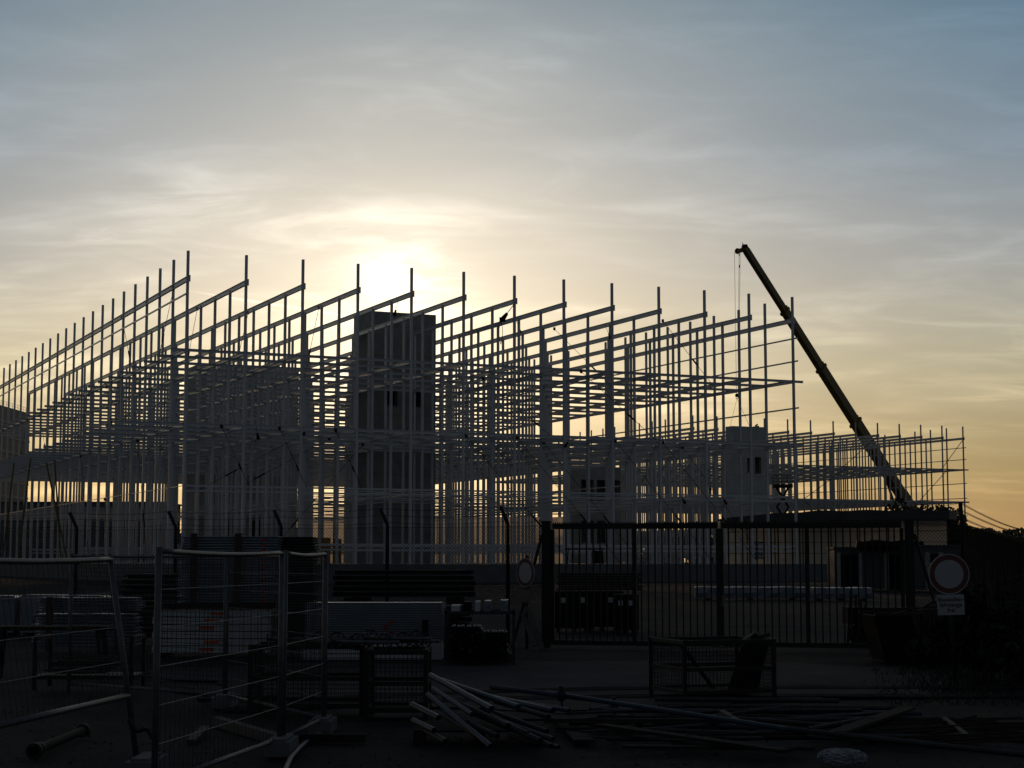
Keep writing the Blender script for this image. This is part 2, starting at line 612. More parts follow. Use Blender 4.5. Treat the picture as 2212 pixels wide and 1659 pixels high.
def steel_frame(root, C, nk, nr, cores, colmat, ncol, slim=1.0):
    # columns
    protos = {}
    for key, zt in (('edge', Z['top']), ('inner', Z['roof'])):
        m = MB()
        m.ibeam((0, 0, SLAB), (0, 0, zt), 0.215 * slim, 0.20 * slim, 0.04, 0.055, up=B)
        m.box((0, 0, SLAB + 0.03), (0.42, 0.42, 0.05), TH)
        protos[key] = m
    spots = []
    for k in range(nk + 1):
        for r in range(nr + 1):
            if core_hit(cores, C, k, r):
                continue
            spots.append((gp(C, k, r), 'edge' if (r == 0 or k in (0, nk)) else 'inner'))
    spots.sort(key=lambda s: s[0].y - (18 if s[1] == 'edge' else 0))
    first = {}
    rest = MB()
    for i, (p, key) in enumerate(spots):
        if i < ncol:
            if key not in first:
                o = protos[key].build('column', colmat, root)
                o.matrix_parent_inverse = Matrix()
                first[key] = o
            else:
                o = first[key].copy()
                COL.objects.link(o)
                o.parent = root
            o.location = p - root.location
        else:
            q = protos[key]
            rest.add([Vector(v) + p for v in q.v], q.f)
    if rest.v:
        o = rest.build('column', colmat, root)
        o['kind'] = 'stuff'
    # roof beams, one along each column line, with end plates proud of the front columns
    for k in range(nk + 1):
        m = MB()
        m.ibeam(gp(C, k, -0.05, Z['roof']) + A * 0.0, gp(C, k, nr + 0.05, Z['roof']), 0.22, 0.42, 0.04, 0.05)
        m.box(gp(C, k, -0.055, Z['roof']), (0.34, 0.03, 0.56), TH)
        m.build('roof_beam', colmat, root)
        for lv, h in (('l3', 0.33), ('l2', 0.38)):
            m = MB()
            m.ibeam(gp(C, k, 0.03, Z[lv]), gp(C, k, nr, Z[lv]), 0.22, h, 0.035, 0.04)
            m.build('floor_beam', colmat, root)
        m = MB()
        for zz, h in (((Z['l1'], 0.05),) if k < 4 else ((Z['l1'], 0.10), (Z['l1b'], 0.08))):
            m.bar(gp(C, k, 0.03, zz), gp(C, k, nr, zz), 0.09, h)
        if k == 0 or k > 3:
            m.build('lower_tie', colmat, root)
    for r in range(nr + 1):
        off = -0.0
        for lv, h in (('l3', 0.23), ('l2', 0.28)):
            m = MB()
            z0 = Z[lv] + 0.004
            kl = -0.02 if C is not C1 else (-1.10 if lv == 'l2' else -0.26)
            m.ibeam(gp(C, kl, r, z0), gp(C, nk + (0.22 if r == 0 else 0.03), r, z0), 0.18, h, 0.03, 0.035)
            m.build('cross_beam', colmat, root)
        m = MB()
        ks = 0 if (r == 0 or r > 12) else 3.0
        th_ = 0.15 if r == 0 else 0.085
        for zz, h in (((Z['l1'], th_), (Z['l1b'], th_)) if r % 2 == 0 else ((Z['l1'], th_),)):
            m.bar(gp(C, ks, r, zz + 0.006), gp(C, nk, r, zz + 0.006), 0.08, h)
        if r in (0, 3, 9, 15):
            for zz, h in ((Z['t1'], 0.2), (Z['t2'], 0.13)):
                m.bar(gp(C, 0, r, zz), gp(C, nk, r, zz), 0.1, h)
        m.build('lower_tie', colmat, root)
    # thin rails on the two flanks
    for k, zs in ((0, (Z['roof'] - 1.30,)), (nk, (Z['roof'] - 1.75, Z['roof'] - 4.0, Z['l3'] - 2.6, Z['l2'] + 0.75, Z['l2'] - 2.6))):
        sgn = -1 if k == 0 else 1
        for zz in zs:
            m = MB()
            m.bar(gp(C, k + 0.03 * sgn, -0.12 if k else 0, zz), gp(C, k + 0.03 * sgn, nr, zz), 0.09, 0.14)
            m.build('side_rail', colmat, root)


COREA = (5.12, 6.57, 5.25, 6.05)
COREB = (4.3, 7.05, 16.3, 17.4)
NK, NR1, NR2 = 12, 22, 18
B1 = thing('steel_skeleton', 'near grey steel building frame with tall columns sloping roof lines and open floors', 'steel structure', gp(C1, 0, 0, 0))
steel_frame(B1, C1, NK, NR1, (COREA, COREB), M_STEEL, 100)
B2 = thing('steel_skeleton', 'farther smaller looking steel frame on the right, beyond the hall with the dark roof', 'steel structure', gp(C2, 0, 0, 0))
COREC = (1.02, 2.48, -1.0, -0.55)
steel_frame(B2, C2, NK, NR2, (), M_STEEL2, 60)

# diagonal stay cables with turnbuckles
stays = [(5, 0, 'l2', 7.1, 0, 0), (6, 0, 'l2', 8.1, 0, 0), (7, 1, 'l2', 9.1, 1, 0), (8, 0, 'l2', 10.1, 0, 0), (9, 0, 'l2', 11.1, 0, 0),
         (10, 1, 'l2', 11.9, 1, 0), (6.2, 2, 'l3', 7.9, 2, 'l2'), (7.3, 0, 'l3', 8.9, 0, 'l2'), (8.2, 3, 'roof', 9.6, 3, 'l3'),
         (9.6, 1, 'roof', 10.7, 1, 'l3'), (0.6, 0, 'l2', 1.1, 0, 'l1'), (1.6, 0, 'l2', 2.1, 0, 'l1'), (2.6, 0, 'l2', 3.1, 0, 'l1'),
         (3.2, 2, 'l2', 1.2, 2, 'l1b'), (2.4, 1, 'l2', 0.4, 1, 'l1b'), (4.2, 3, 'l2', 2.2, 3, 0), (0, 1.0, 'roof', 0, 2.1, 'l3'), (0, 5.2, 'roof', 0, 4.1, 'l3'),
         (0, 8.2, 'l3', 0, 9.6, 'l2'), (0, 10.4, 'l3', 0, 9.8, 'l2'), (0, 12.2, 'l3', 0, 13.6, 'l2'), (0, 14.2, 'l3', 0, 13.0, 'l2'), (0, 16, 'l3', 0, 17.2, 'l2'), (0, 6.5, 'l3', 0, 5.6, 'l2'),
         (1, 3.3, 'roof', 1, 4.2, 'l3'), (2, 3.4, 'roof', 2, 4.4, 'l3'), (3, 2.2, 'roof', 3, 3.0, 'l3'), (0, 3.6, 'l2', 0, 2.6, 0), (0, 9.0, 'l2', 0, 7.8, 0), (0, 6.4, 'l1', 0, 6.0, 0)]
for k0, r0, a0, k1, r1, a1 in stays:
    m = MB()
    z0 = Z[a0] if a0 else SLAB + 0.2
    z1 = Z[a1] if a1 else SLAB + 0.2
    p0, p1 = gp(C1, k0, r0 - 0.04, z0), gp(C1, k1, r1 - 0.04, z1)
    m.bar(p0, p1, 0.035, 0.035)
    q0, q1 = p0.lerp(p1, 0.62), p0.lerp(p1, 0.72)
    m.bar(q0, q1, 0.12, 0.12)
    m.box(p0.lerp(p1, 0.02), (0.2, 0.14, 0.3), TH)
    m.build('stay_cable', M_IRON, B1)
for k0, r0, a0, k1, r1, a1 in [(8, 0, 'roof', 6.4, 0, 'l3'), (6.6, 0, 'l3', 4.6, 0, 'l2'), (12, 0, 'roof', 10.9, 0, 'l3'), (11.2, 0, 'l3', 9.8, 0, 'l2'), (6, 2, 'l2', 7.4, 2, 'l1'), (9, 0, 'l2', 10.2, 0, 'l1')]:
    m = MB()
    m.bar(gp(C2, k0, r0 - 0.05, Z[a0]), gp(C2, k1, r1 - 0.05, Z[a1]), 0.09, 0.09)
    m.build('stay_cable', M_IRON, B2)
# chain hoists hanging from the near frame
def hoist(p, e, loop, label, big=1.0):
    t = thing('chain_hoist', label, 'hoist', e, 'chain hoists slung from the near frame')
    m = MB()
    m.tube(p, e, 0.03 * big, 6)
    m.build('strap', M_IRON, t)
    m = MB()
    d = (e - p).normalized()
    m.tube(e - d * 0.05, e + d * 0.5 * big, 0.11 * big, 10, 0.19 * big)
    m.box(e + d * 0.55 * big, (0.42 * big, 0.3 * big, 0.30 * big))
    m.build('hoist_body', M_BLACK, t)
    q0 = e + d * 0.6 * big
    m = MB()
    for s_ in (-1, 1):
        m.path([q0 + Vector((-0.10 + s_ * 0.16 * math.sin(f * math.pi), 0, -loop * f)) for f in [x / 10 for x in range(11)]], 0.022 * big, 5)
    m.build('chain', M_IRON, t)


w0 = gp(C1, 6, -0.06, Z['roof'] - 0.1)
hoist(w0, w0 + Vector((-0.8, 0, -1.05)), 2.2, 'large dark chain hoist with hanging loop slung from the seventh front roof beam tip', 1.25)
for k, r, z, ddx, dzz, lp_ in [(4.1, 1.0, 'roof', -0.2, -0.8, 0.8), (7, 2.2, 'roof', 0.3, -0.9, 0.9), (8.9, 2.1, 'roof', 0.4, -1.0, 1.1), (7.1, 0, 'l2', -0.3, -0.5, 0.5), (1.2, 0, 'l2', 0.1, -0.6, 0.5), (9.4, 0, 'l1', 0.2, -0.4, 0.4), (10.3, 0, 'l1', 0.2, -0.4, 0.4)]:
    w0 = gp(C1, k, r - 0.06, Z[z])
    hoist(w0, w0 + Vector((ddx, 0, dzz)), lp_, 'dark chain hoist and slack chain slung from a beam of the near steel frame', 0.7)

# ------------------------------------------------------------------ concrete stair cores


def stair_core(C, box, ztop, m_, label, holes=(), batt=False):
    k0, k1, r0, r1 = box
    ctr = gp(C, (k0 + k1) / 2, (r0 + r1) / 2, SLAB)
    t = thing('stair_core', label, 'stair tower', ctr)
    w, d = (k1 - k0) * BK, (r1 - r0) * BR
    h = ztop - SLAB
    rotm = Matrix.Rotation(TH, 3, 'Z')
    th = 0.3
    mb = MB()
    # four walls standing around an open shaft; the front wall is cut for the openings
    fx = sorted(set([-w / 2, w / 2] + [x for o in holes for x in (o[0] - o[2] / 2, o[0] + o[2] / 2)]))
    fz = sorted(set([0, h] + [z for o in holes for z in (o[1] - SLAB, o[1] + o[3] - SLAB)]))
    for i in range(len(fx) - 1):
        for j in range(len(fz) - 1):
            cx, cz = (fx[i] + fx[i + 1]) / 2, (fz[j] + fz[j + 1]) / 2
            if any(abs(cx - o[0]) < o[2] / 2 and o[1] < cz + SLAB < o[1] + o[3] for o in holes):
                continue
            mb.box(ctr + rotm @ Vector((cx, -d / 2 + th / 2, cz)), (fx[i + 1] - fx[i], th, fz[j + 1] - fz[j]), TH)
    mb.box(ctr + rotm @ Vector((-w / 2 + th / 2, th / 2, h / 2)), (th, d - th, h), TH)
    mb.box(ctr + rotm @ Vector((w / 2 - th / 2, th / 2, h / 2)), (th, d - th, h), TH)
    mb.box(ctr + rotm @ Vector((0, d / 2 - th / 2, h / 2)), (w - 2 * th, th, h), TH)
    mb.build('wall', m_, t)
    rl = MB()
    rl.box(ctr + rotm @ Vector((0, 0, h - 0.4)), (w - 2 * th - 0.01, d - 2 * th - 0.01, 0.25), TH)
    rl.build('roof', m_, t)
    for o in holes:
        b = MB()
        for sx in (-1, 1):
            b.box(ctr + rotm @ Vector((o[0] + sx * (o[2] / 2 + 0.06), -d / 2 - 0.02, o[1] + o[3] / 2 - SLAB)), (0.1, 0.08, o[3] + 0.2), TH)
        b.box(ctr + rotm @ Vector((o[0], -d / 2 - 0.02, o[1] + o[3] - SLAB + 0.07)), (o[2] + 0.02, 0.08, 0.12), TH)
        b.build('opening_frame', M_DARK, t)
    j = MB()
    z = 3.0
    while z < h - 1:
        j.box(ctr + rotm @ Vector((0, -d / 2 - 0.004, z)), (w * 0.996, 0.012, 0.035), TH)
        z += 3.05
    j.build('joint_line', M_SLAB, t)
    return t


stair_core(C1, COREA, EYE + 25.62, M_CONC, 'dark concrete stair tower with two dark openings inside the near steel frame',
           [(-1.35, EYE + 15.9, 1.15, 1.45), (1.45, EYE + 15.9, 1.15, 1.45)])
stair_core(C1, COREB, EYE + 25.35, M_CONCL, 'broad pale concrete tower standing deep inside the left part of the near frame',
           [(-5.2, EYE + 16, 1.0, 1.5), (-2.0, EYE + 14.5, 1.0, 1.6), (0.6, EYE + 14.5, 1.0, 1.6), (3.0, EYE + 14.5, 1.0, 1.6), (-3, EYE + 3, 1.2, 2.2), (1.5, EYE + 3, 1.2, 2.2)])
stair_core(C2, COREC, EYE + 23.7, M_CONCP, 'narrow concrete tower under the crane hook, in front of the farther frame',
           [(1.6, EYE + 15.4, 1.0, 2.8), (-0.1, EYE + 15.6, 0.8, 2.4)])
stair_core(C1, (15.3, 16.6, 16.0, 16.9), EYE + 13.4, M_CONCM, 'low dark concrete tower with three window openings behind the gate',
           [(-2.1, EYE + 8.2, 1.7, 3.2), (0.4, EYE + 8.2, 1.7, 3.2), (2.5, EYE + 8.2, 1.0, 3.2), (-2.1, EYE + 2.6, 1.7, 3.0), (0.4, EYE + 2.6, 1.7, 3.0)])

# slab under the near frame
m = MB()
ctr = gp(C1, 6, 11.9, SLAB / 2)
m.box(ctr, (6.3 * 2 * BK, 25.6 * BR, SLAB), TH)
o = m.build('foundation_slab', M_SLAB)
tag(o, 'long low concrete slab edge under the near steel frame', 'foundation slab')

# ------------------------------------------------------------------ cladded building at the left edge
bp0, bp1 = P(62, 1000, 390), P(-140, 1000, 330)
t = thing('clad_building', 'dark flat roofed building with roof railing at the left edge, behind the near frame', 'building', (bp0.x, bp0.y, 0))
dv = Vector((bp1.x - bp0.x, bp1.y - bp0.y, 0))
ln = dv.length
dv.normalize()
nv = Vector((dv.y, -dv.x, 0))
if nv.y < 0:
    nv = -nv
rz = math.atan2(dv.y, dv.x)
hB = EYE + (1213 - 894) / F * 390
m = MB()
m.box(Vector((bp0.x, bp0.y, hB / 2)) + dv * ln / 2 + nv * 12, (ln, 24, hB), rz)
m.build('wall', M_CLAD, t)
m = MB()
z = 3
while z < hB - 1:
    m.box(Vector((bp0.x, bp0.y, z)) + dv * ln / 2 - nv * 0.03, (ln * 0.998, 0.2, 0.5), rz)
    z += 3.2
m.build('ledge', M_CABL, t)
m = MB()
for i in range(30):
    p = Vector((bp0.x, bp0.y, hB)) + dv * (0.2 + i * ln / 30) + nv * 0.3
    m.bar(p, p + Vector((0, 0, 1.15)), 0.05, 0.05)
for zz in (0.55, 1.1):
    p = Vector((bp0.x, bp0.y, hB + zz)) + nv * 0.3
    m.bar(p + dv * 0.2, p + dv * ln, 0.05, 0.05)
m.build('railing', M_IRON, t)

# ------------------------------------------------------------------ low building behind the left bays
D = 330
a, b = GX0(-30, D), GX0(352, D)
t = thing('low_building', 'long low grey building with two rows of windows behind the left bays', 'building', ((a.x + b.x) / 2, D, 0))
hB = EYE + (1213 - 1088) / F * D
wB = b.x - a.x
m = MB()
wins = [a.x + wB * u for u in (0.10, 0.22, 0.34, 0.46, 0.58, 0.70, 0.82, 0.94)]
edges = [a.x] + [x for w_ in wins for x in (w_ - 1.1, w_ + 1.1)] + [b.x]
for i in range(len(edges) - 1):
    x0, x1 = edges[i], edges[i + 1]
    for z0, z1 in (((0, hB),) if i % 2 == 0 else ((0, 2.4), (4.6, 6.2), (8.4, hB))):
        m.box(((x0 + x1) / 2, D + 0.2, (z0 + z1) / 2), (x1 - x0, 0.4, z1 - z0))
m.build('wall', M_CLAD, t)
m = MB()
m.box(((a.x + b.x) / 2, D + 9, hB + 0.15), (wB + 1, 18.5, 0.3))
m.build('roof', M_ROOF, t)
for w_ in wins:
    for z0 in (2.4, 6.2):
        m = MB()
        m.box((w_, D + 0.22, z0 + 1.1), (2.2, 0.03, 2.2))
        o = m.build('window', M_GLASS, t)
        f = MB()
        f.box((w_, D + 0.1, z0 + 1.1), (0.12, 0.1, 2.2))
        f.box((w_ - 0.58, D + 0.1, z0 + 1.3), (1.04, 0.1, 0.1))
        f.box((w_ + 0.58, D + 0.1, z0 + 1.3), (1.04, 0.1, 0.1))
        f.build('sash', M_CABL, o)
m = MB()
m.box(((a.x + b.x) / 2, D + 18, hB / 2), (wB, 0.3, hB))
m.build('rear_wall', M_CLAD, t)

# ------------------------------------------------------------------ hall with the dark roof
hl, hr = P(1556, 1200, 262), P(2048, 1200, 250)
t = thing('storage_hall', 'long low hall with pale backlit walls and a dark flat roof behind the gate', 'hall', (hl.x, hl.y, 0))
dv = Vector((hr.x - hl.x, hr.y - hl.y, 0))
ln = dv.length
dv.normalize()
nv = Vector((-dv.y, dv.x, 0))
rz = math.atan2(dv.y, dv.x)
o0 = Vector((hl.x, hl.y, 0))
hH = 8.0
m = MB()
wx0, wx1, wz0, wz1 = ln * 0.150, ln * 0.200, EYE + 0.45, EYE + 2.9
for x0, x1, z0, z1 in ((0, wx0, 0, hH), (wx1, ln, 0, hH), (wx0, wx1, 0, wz0), (wx0, wx1, wz1, hH)):
    m.box(o0 + dv * (x0 + x1) / 2 + Vector((0, 0, (z0 + z1) / 2)), (x1 - x0, 0.05, z1 - z0), rz)
m.build('wall', M_TARP, t)
f = MB()
for i in range(5):
    p = o0 + dv * (wx0 + (wx1 - wx0) * i / 4) - nv * 0.04
    f.bar(p + Vector((0, 0, wz0)), p + Vector((0, 0, wz1)), 0.09, 0.09)
for i in range(5):
    p = o0 - nv * 0.05 + Vector((0, 0, wz0 + (wz1 - wz0) * i / 4))
    f.bar(p + dv * wx0, p + dv * wx1, 0.1, 0.1)
f.build('window', M_IRON, t)
m = MB()
# roof edge rises from the left gable, then runs level with slight sags
nseg = 24
top, bot = [], []
for i in range(nseg + 1):
    x = i / nseg
    zt = hH + 0.1 + 1.15 * min(1, x / 0.45) ** 0.7 + 0.08 * math.sin(x * 31) * (x > 0.2) - 0.25 * max(0, x - 0.6)
    top.append((x * ln, zt))
vs = []
for (x, zt) in top:
    for yy, zz in ((-0.5, zt), (-0.5, hH - 0.15), (9, zt), (9, hH - 0.15)):
        vs.append(o0 + dv * (x * 1.02 - 0.3) + nv * yy + Vector((0, 0, zz)))
fs = []
for i in range(nseg):
    a, b = i * 4, (i + 1) * 4
    fs += [(a, a + 1, b + 1, b), (a + 2, b + 2, b + 3, a + 3), (a, b, b + 2, a + 2), (a + 1, a + 3, b + 3, b + 1)]
fs += [(0, 2, 3, 1), (nseg * 4, nseg * 4 + 1, nseg * 4 + 3, nseg * 4 + 2)]
m.add(vs, fs)
m.build('roof', M_ROOF, t)
for i in range(9):
    p = o0 + dv * (ln * i / 8) - nv * 0.12
    m = MB()
    m.bar(p, p + Vector((0, 0, hH - 0.2)), 0.16, 0.16)
    m.build('post', M_GALVD, t)
m = MB()
for zz in (3.0, 4.6, 6.2):
    m.bar(o0 - nv * 0.1 + Vector((0, 0, zz)), o0 - nv * 0.1 + dv * ln + Vector((0, 0, zz)), 0.06, 0.07)
m.build('wall_rail', M_GALVD, t)

# pale sheeted hall far behind the middle bays
D = 300
a, b = GX0(652, D), GX0(1238, D)
t = thing('sheeted_shed', 'long pale sheeted shed seen low behind the middle bays of the near frame', 'shed', ((a.x + b.x) / 2, D, 0))
n = 40
rr = random.Random(9)
hs = [EYE + (1213 - (1121 - 4 * i / n + 1.5 * math.sin(i * 0.9) + rr.uniform(-0.8, 0.8))) / F * D for i in range(n + 1)]
m = MB()
vs = []
for yy in (0, 0.08):
    for i in range(n + 1):
        x = a.x + (b.x - a.x) * i / n
        vs += [(x, D + yy + 0.15 * (i % 2), 0), (x, D + yy + 0.15 * (i % 2), hs[i])]
o_ = 2 * (n + 1)
fs = []
for i in range(n):
    fs += [(2 * i, 2 * i + 2, 2 * i + 3, 2 * i + 1), (o_ + 2 * i, o_ + 2 * i + 1, o_ + 2 * i + 3, o_ + 2 * i + 2), (2 * i + 1, 2 * i + 3, o_ + 2 * i + 3, o_ + 2 * i + 1)]
m.add(vs, fs)
m.build('sheet', M_TARP, t)
for i in range(0, n + 1, 5):
    x = a.x + (b.x - a.x) * i / n
    m = MB()
    m.bar((x, D - 0.2, 0), (x, D - 0.2, hs[i] - 0.3), 0.15, 0.15)
    m.build('post', M_GALVD, t)

# ------------------------------------------------------------------ site cabins behind the gate


def cabin(px0, px1, py_top, D, label, doors):
    a, b = P(px0, 1200, D), P(px1, 1200, D)
    w = b.x - a.x
    h = EYE + (1213 - py_top) / F * D
    t = thing('site_cabin', label, 'site cabin', ((a.x + b.x) / 2, D, 0), 'site cabins behind the gate')
    m = MB()
    m.box(((a.x + b.x) / 2, D + 1.2, h / 2 + 0.06), (w, 2.4, h - 0.1))
    m.build('body', M_CAB, t)
    m = MB()
    m.box(((a.x + b.x) / 2, D + 1.2, h + 0.06), (w + 0.12, 2.6, 0.12))
    m.build('roof', M_ROOF, t)
    for u0, u1 in doors:
        m = MB()
        m.box((a.x + w * (u0 + u1) / 2, D - 0.03, 1.15), (w * (u1 - u0), 0.06, 2.2))
        m.build('door', M_BLACK, t)
        for u in (u0, u1):
            m = MB()
            m.box((a.x + w * u, D - 0.05, 1.2), (0.28, 0.1, 2.3))
            m.build('jamb', M_CABL, t)
    return t


cabin(1802, 1962, 1186, 108, 'dark site cabin with two black doors and pale jambs behind the right gate leaf', [(0.05, 0.34), (0.70, 0.93)])
cabin(1968, 2084, 1182, 104, 'dark site cabin right of the gate, behind the chain link fence', [(0.3, 0.55)])
t = thing('tarpaulin_roll', 'dark bundled tarpaulin lying on the roof of the site cabin', 'tarpaulin', P(1930, 1186, 107))
m = MB()
pts = [P(1850 + i * 16, 1178 + 2 * math.sin(i * 1.7), 107.2) for i in range(10)]
m.path(pts, 0.30, 10)
m.build('roll', M_BLACK, t, smooth=True)
for i in (2, 6):
    m = MB()
    m.path([pts[i] + Vector((0.33 * math.cos(a) * 0, 0.33 * math.cos(a), 0.33 * math.sin(a))) for a in [x * math.pi / 6 for x in range(13)]], 0.03, 5)
    m.build('strap', M_BROWN, t)

# white wrapped long packs lying behind the gate
for i, (x0, x1, y0, y1, lab) in enumerate([(1500, 1740, 1266, 1296, 'long white plastic wrapped pack lying on the ground behind the gate middle'),
                                           (1752, 1880, 1268, 1294, 'shorter white plastic wrapped pack right of the long one behind the gate')]):
    D = 82 - i * 2
    a, b = P(x0, y0, D), P(x1, y1, D)
    mm = MB()
    nseg = 22
    vs, fs = [], []
    rr = random.Random(i)
    for s in range(nseg + 1):
        x = a.x + (b.x - a.x) * s / nseg
        for yy, zz in ((-0.45, 0.1), (-0.5, 0.34), (-0.46, 0.60), (0.46, 0.62), (0.5, 0.34), (0.45, 0.1)):
            vs.append((x, D + yy + 0.03 * math.sin(s * 1.3 + zz * 9) + rr.uniform(-.008, .008), zz + (0.012 * math.sin(s * 0.8 + yy) + rr.uniform(-.006, .006))))
    for s in range(nseg):
        for k in range(6):
            fs.append((s * 6 + k, s * 6 + (k + 1) % 6, (s + 1) * 6 + (k + 1) % 6, (s + 1) * 6 + k))
    fs += [tuple(range(6)), tuple(range(nseg * 6, nseg * 6 + 6))]
    mm.add(vs, fs)
    t = thing('wrapped_pack', lab, 'wrapped pack', ((a.x + b.x) / 2, D, 0), 'white wrapped packs behind the gate')
    mm.build('wrap', M_WRAP, t)
    for u in (0.12, 0.5, 0.88):
        mm = MB()
        mm.box((a.x + (b.x - a.x) * u, D, 0.05), (0.12, 1.1, 0.1))
        mm.build('bearer', M_WOOD, t)

# dark crates with white labels behind the gate, timber on top
for i, (px, py, w, h, d, lab) in enumerate([(1240, 1374, 1.0, 0.86, 44, 'black crate with small pale labels, left one behind the left gate leaf'),
                                            (1300, 1372, 1.05, 0.84, 45, 'black crate behind the left gate leaf, middle one with two pale labels'),
                                            (1352, 1376, 0.55, 0.80, 43, 'narrow black crate behind the left gate leaf, nearest the thick bar')]):
    p = G(px, 1213 + EYE * F / d)
    t = thing('storage_crate', lab, 'crate', (p.x, p.y, 0), 'crates behind the gate')
    m = MB()
    m.box((p.x, p.y, 0.12 + h / 2), (w, 0.8, h))
    for s in (-1, 1):
        m.box((p.x + s * w * 0.48, p.y - 0.41, 0.12 + h / 2), (0.06, 0.04, h))
    m.build('body', M_BLACK, t)
    m = MB()
    m.box((p.x, p.y, 0.13 + h + 0.03), (w + 0.06, 0.86, 0.05))
    m.build('lid', M_BLACK, t)
    for s in (-1, 0, 1):
        m = MB()
        m.box((p.x + s * w * 0.4, p.y, 0.06), (0.1, 0.8, 0.12))
        m.build('foot', M_WOOD, t)
    for u in (-0.28, 0.2):
        m = MB()
        m.box((p.x + u * w, p.y - 0.407, 0.12 + h * 0.82), (0.12, 0.012, 0.13))
        m.build('label_plate', M_SIGNW, t)
for i in range(7):
    p = G(1296, 1213 + EYE * F / 45.2)
    m = MB()
    m.box((p.x + 0.05 * math.sin(i * 2.2), p.y + 0.12, 1.08 + i * 0.065), (2.2 - 0.04 * (i % 3), 0.5, 0.05))
    o = m.build('timber_plank', M_WOOD, loc=(p.x, p.y, 1.08 + i * 0.065))
    tag(o, 'dark timber plank in the stack lying on the black crates behind the gate', 'plank', 'planks stacked on the black crates')

# ------------------------------------------------------------------ gate
GL, GR = 36.6, 34.9


def gpt(px, z, u=None):
    """point of the gate plane"""
    u = (px - 1180.0) / (1961.0 - 1180.0)
    a = Vector(((1180 - 1106) / F * GL, GL, 0))
    b = Vector(((1961 - 1106) / F * GR, GR, 0))
    v = a.lerp(b, u)
    return Vector((v.x, v.y, z))


GD = (gpt(1961, 0) - gpt(1180, 0)).normalized()
GN = Vector((GD.y, -GD.x, 0))
GZ = math.atan2(GD.y, GD.x)
GT = 2.58
for px, lab in ((1180.5, 'thick square black gate post left of the double gate'), (1961, 'thick square black gate post right of the double gate')):
    p = gpt(px, 0)
    t = thing('gate_post', lab, 'gate post', p, 'posts of the double gate')
    m = MB()
    m.box(p + Vector((0, 0, 1.31)), (0.18, 0.18, 2.62), GZ)
    m.build('post', M_IRON, t)
    m = MB()
    m.box(p + Vector((0, 0, 2.635)), (0.2, 0.2, 0.03), GZ)
    m.build('cap', M_GALVD, t)
    s = -1 if px < 1500 else 1
    m = MB()
    m.bar(p + GD * s * 0.1 + Vector((0, 0, 2.35)), p + GD * s * 0.72 + GN * 0.1, 0.06, 0.06)
    m.build('brace', M_IRON, t)
for x0, x1, xm, lab in ((1194, 1558, 1375, 'left leaf of the black bar gate with sawtooth top rail'), (1566, 1945, 1755, 'right leaf of the black bar gate with sawtooth top rail')):
    p0, p1 = gpt(x0, 0), gpt(x1, 0)
    t = thing('gate_leaf', lab, 'gate', p0, 'leaves of the double gate')
    w = (p1 - p0).length
    m = MB()
    for z_, h in ((0.12, 0.10), (GT - 0.05, 0.11)):
        m.bar(p0 + Vector((0, 0, z_)), p1 + Vector((0, 0, z_)), 0.07, h)
    for px in (x0, x1):
        q = gpt(px, 0)
        m.bar(q + Vector((0, 0, 0.09)), q + Vector((0, 0, GT - 0.11)), 0.075, 0.075, up=GN)
    m.build('frame', M_IRON, t)
    n = int(w / 0.1415)
    for i in range(1, n):
        q = p0.lerp(p1, i / n)
        thick = abs(i - round(n * 0.5)) == 0
        b = MB()
        wd = 0.085 if thick else 0.03
        b.bar(q + Vector((0, 0, 0.17)), q + Vector((0, 0, GT - 0.105)), wd, wd, up=GN)
        b.build('bar', M_IRON, t)
    s = MB()
    ns = int(w / 0.045)
    for i in range(ns):
        q0 = p0.lerp(p1, i / ns) + Vector((0, 0, GT + 0.004))
        q1 = p0.lerp(p1, (i + 1) / ns) + Vector((0, 0, GT + 0.004))
        tip = (q0 + q1) / 2 + Vector((0, 0, 0.05))
        s.add([q0 - GN * 0.004, q1 - GN * 0.004, tip - GN * 0.004, q0 + GN * 0.004, q1 + GN * 0.004, tip + GN * 0.004],
              [(0, 1, 2), (5, 4, 3), (0, 3, 4, 1), (1, 4, 5, 2), (2, 5, 3, 0)])
    s.build('sawtooth_strip', M_IRON, t)
    if x0 > 1500:
        h = MB()
        h.bar(gpt(1570, 1.0) - GN * -0.05, gpt(1592, 1.0) - GN * -0.05, 0.03, 0.03)
        h.box(gpt(1569, 1.0) + GN * 0.05, (0.06, 0.07, 0.22), GZ)
        h.build('handle', M_GALV, t)

# ------------------------------------------------------------------ chain link fence with cranked posts
# left run: pixel x of the posts and their distances
run = [(-60, 43), (160, 41.5), (375, 40.5), (604, 39.5), (835, 38.2), (1097, 37.2)]


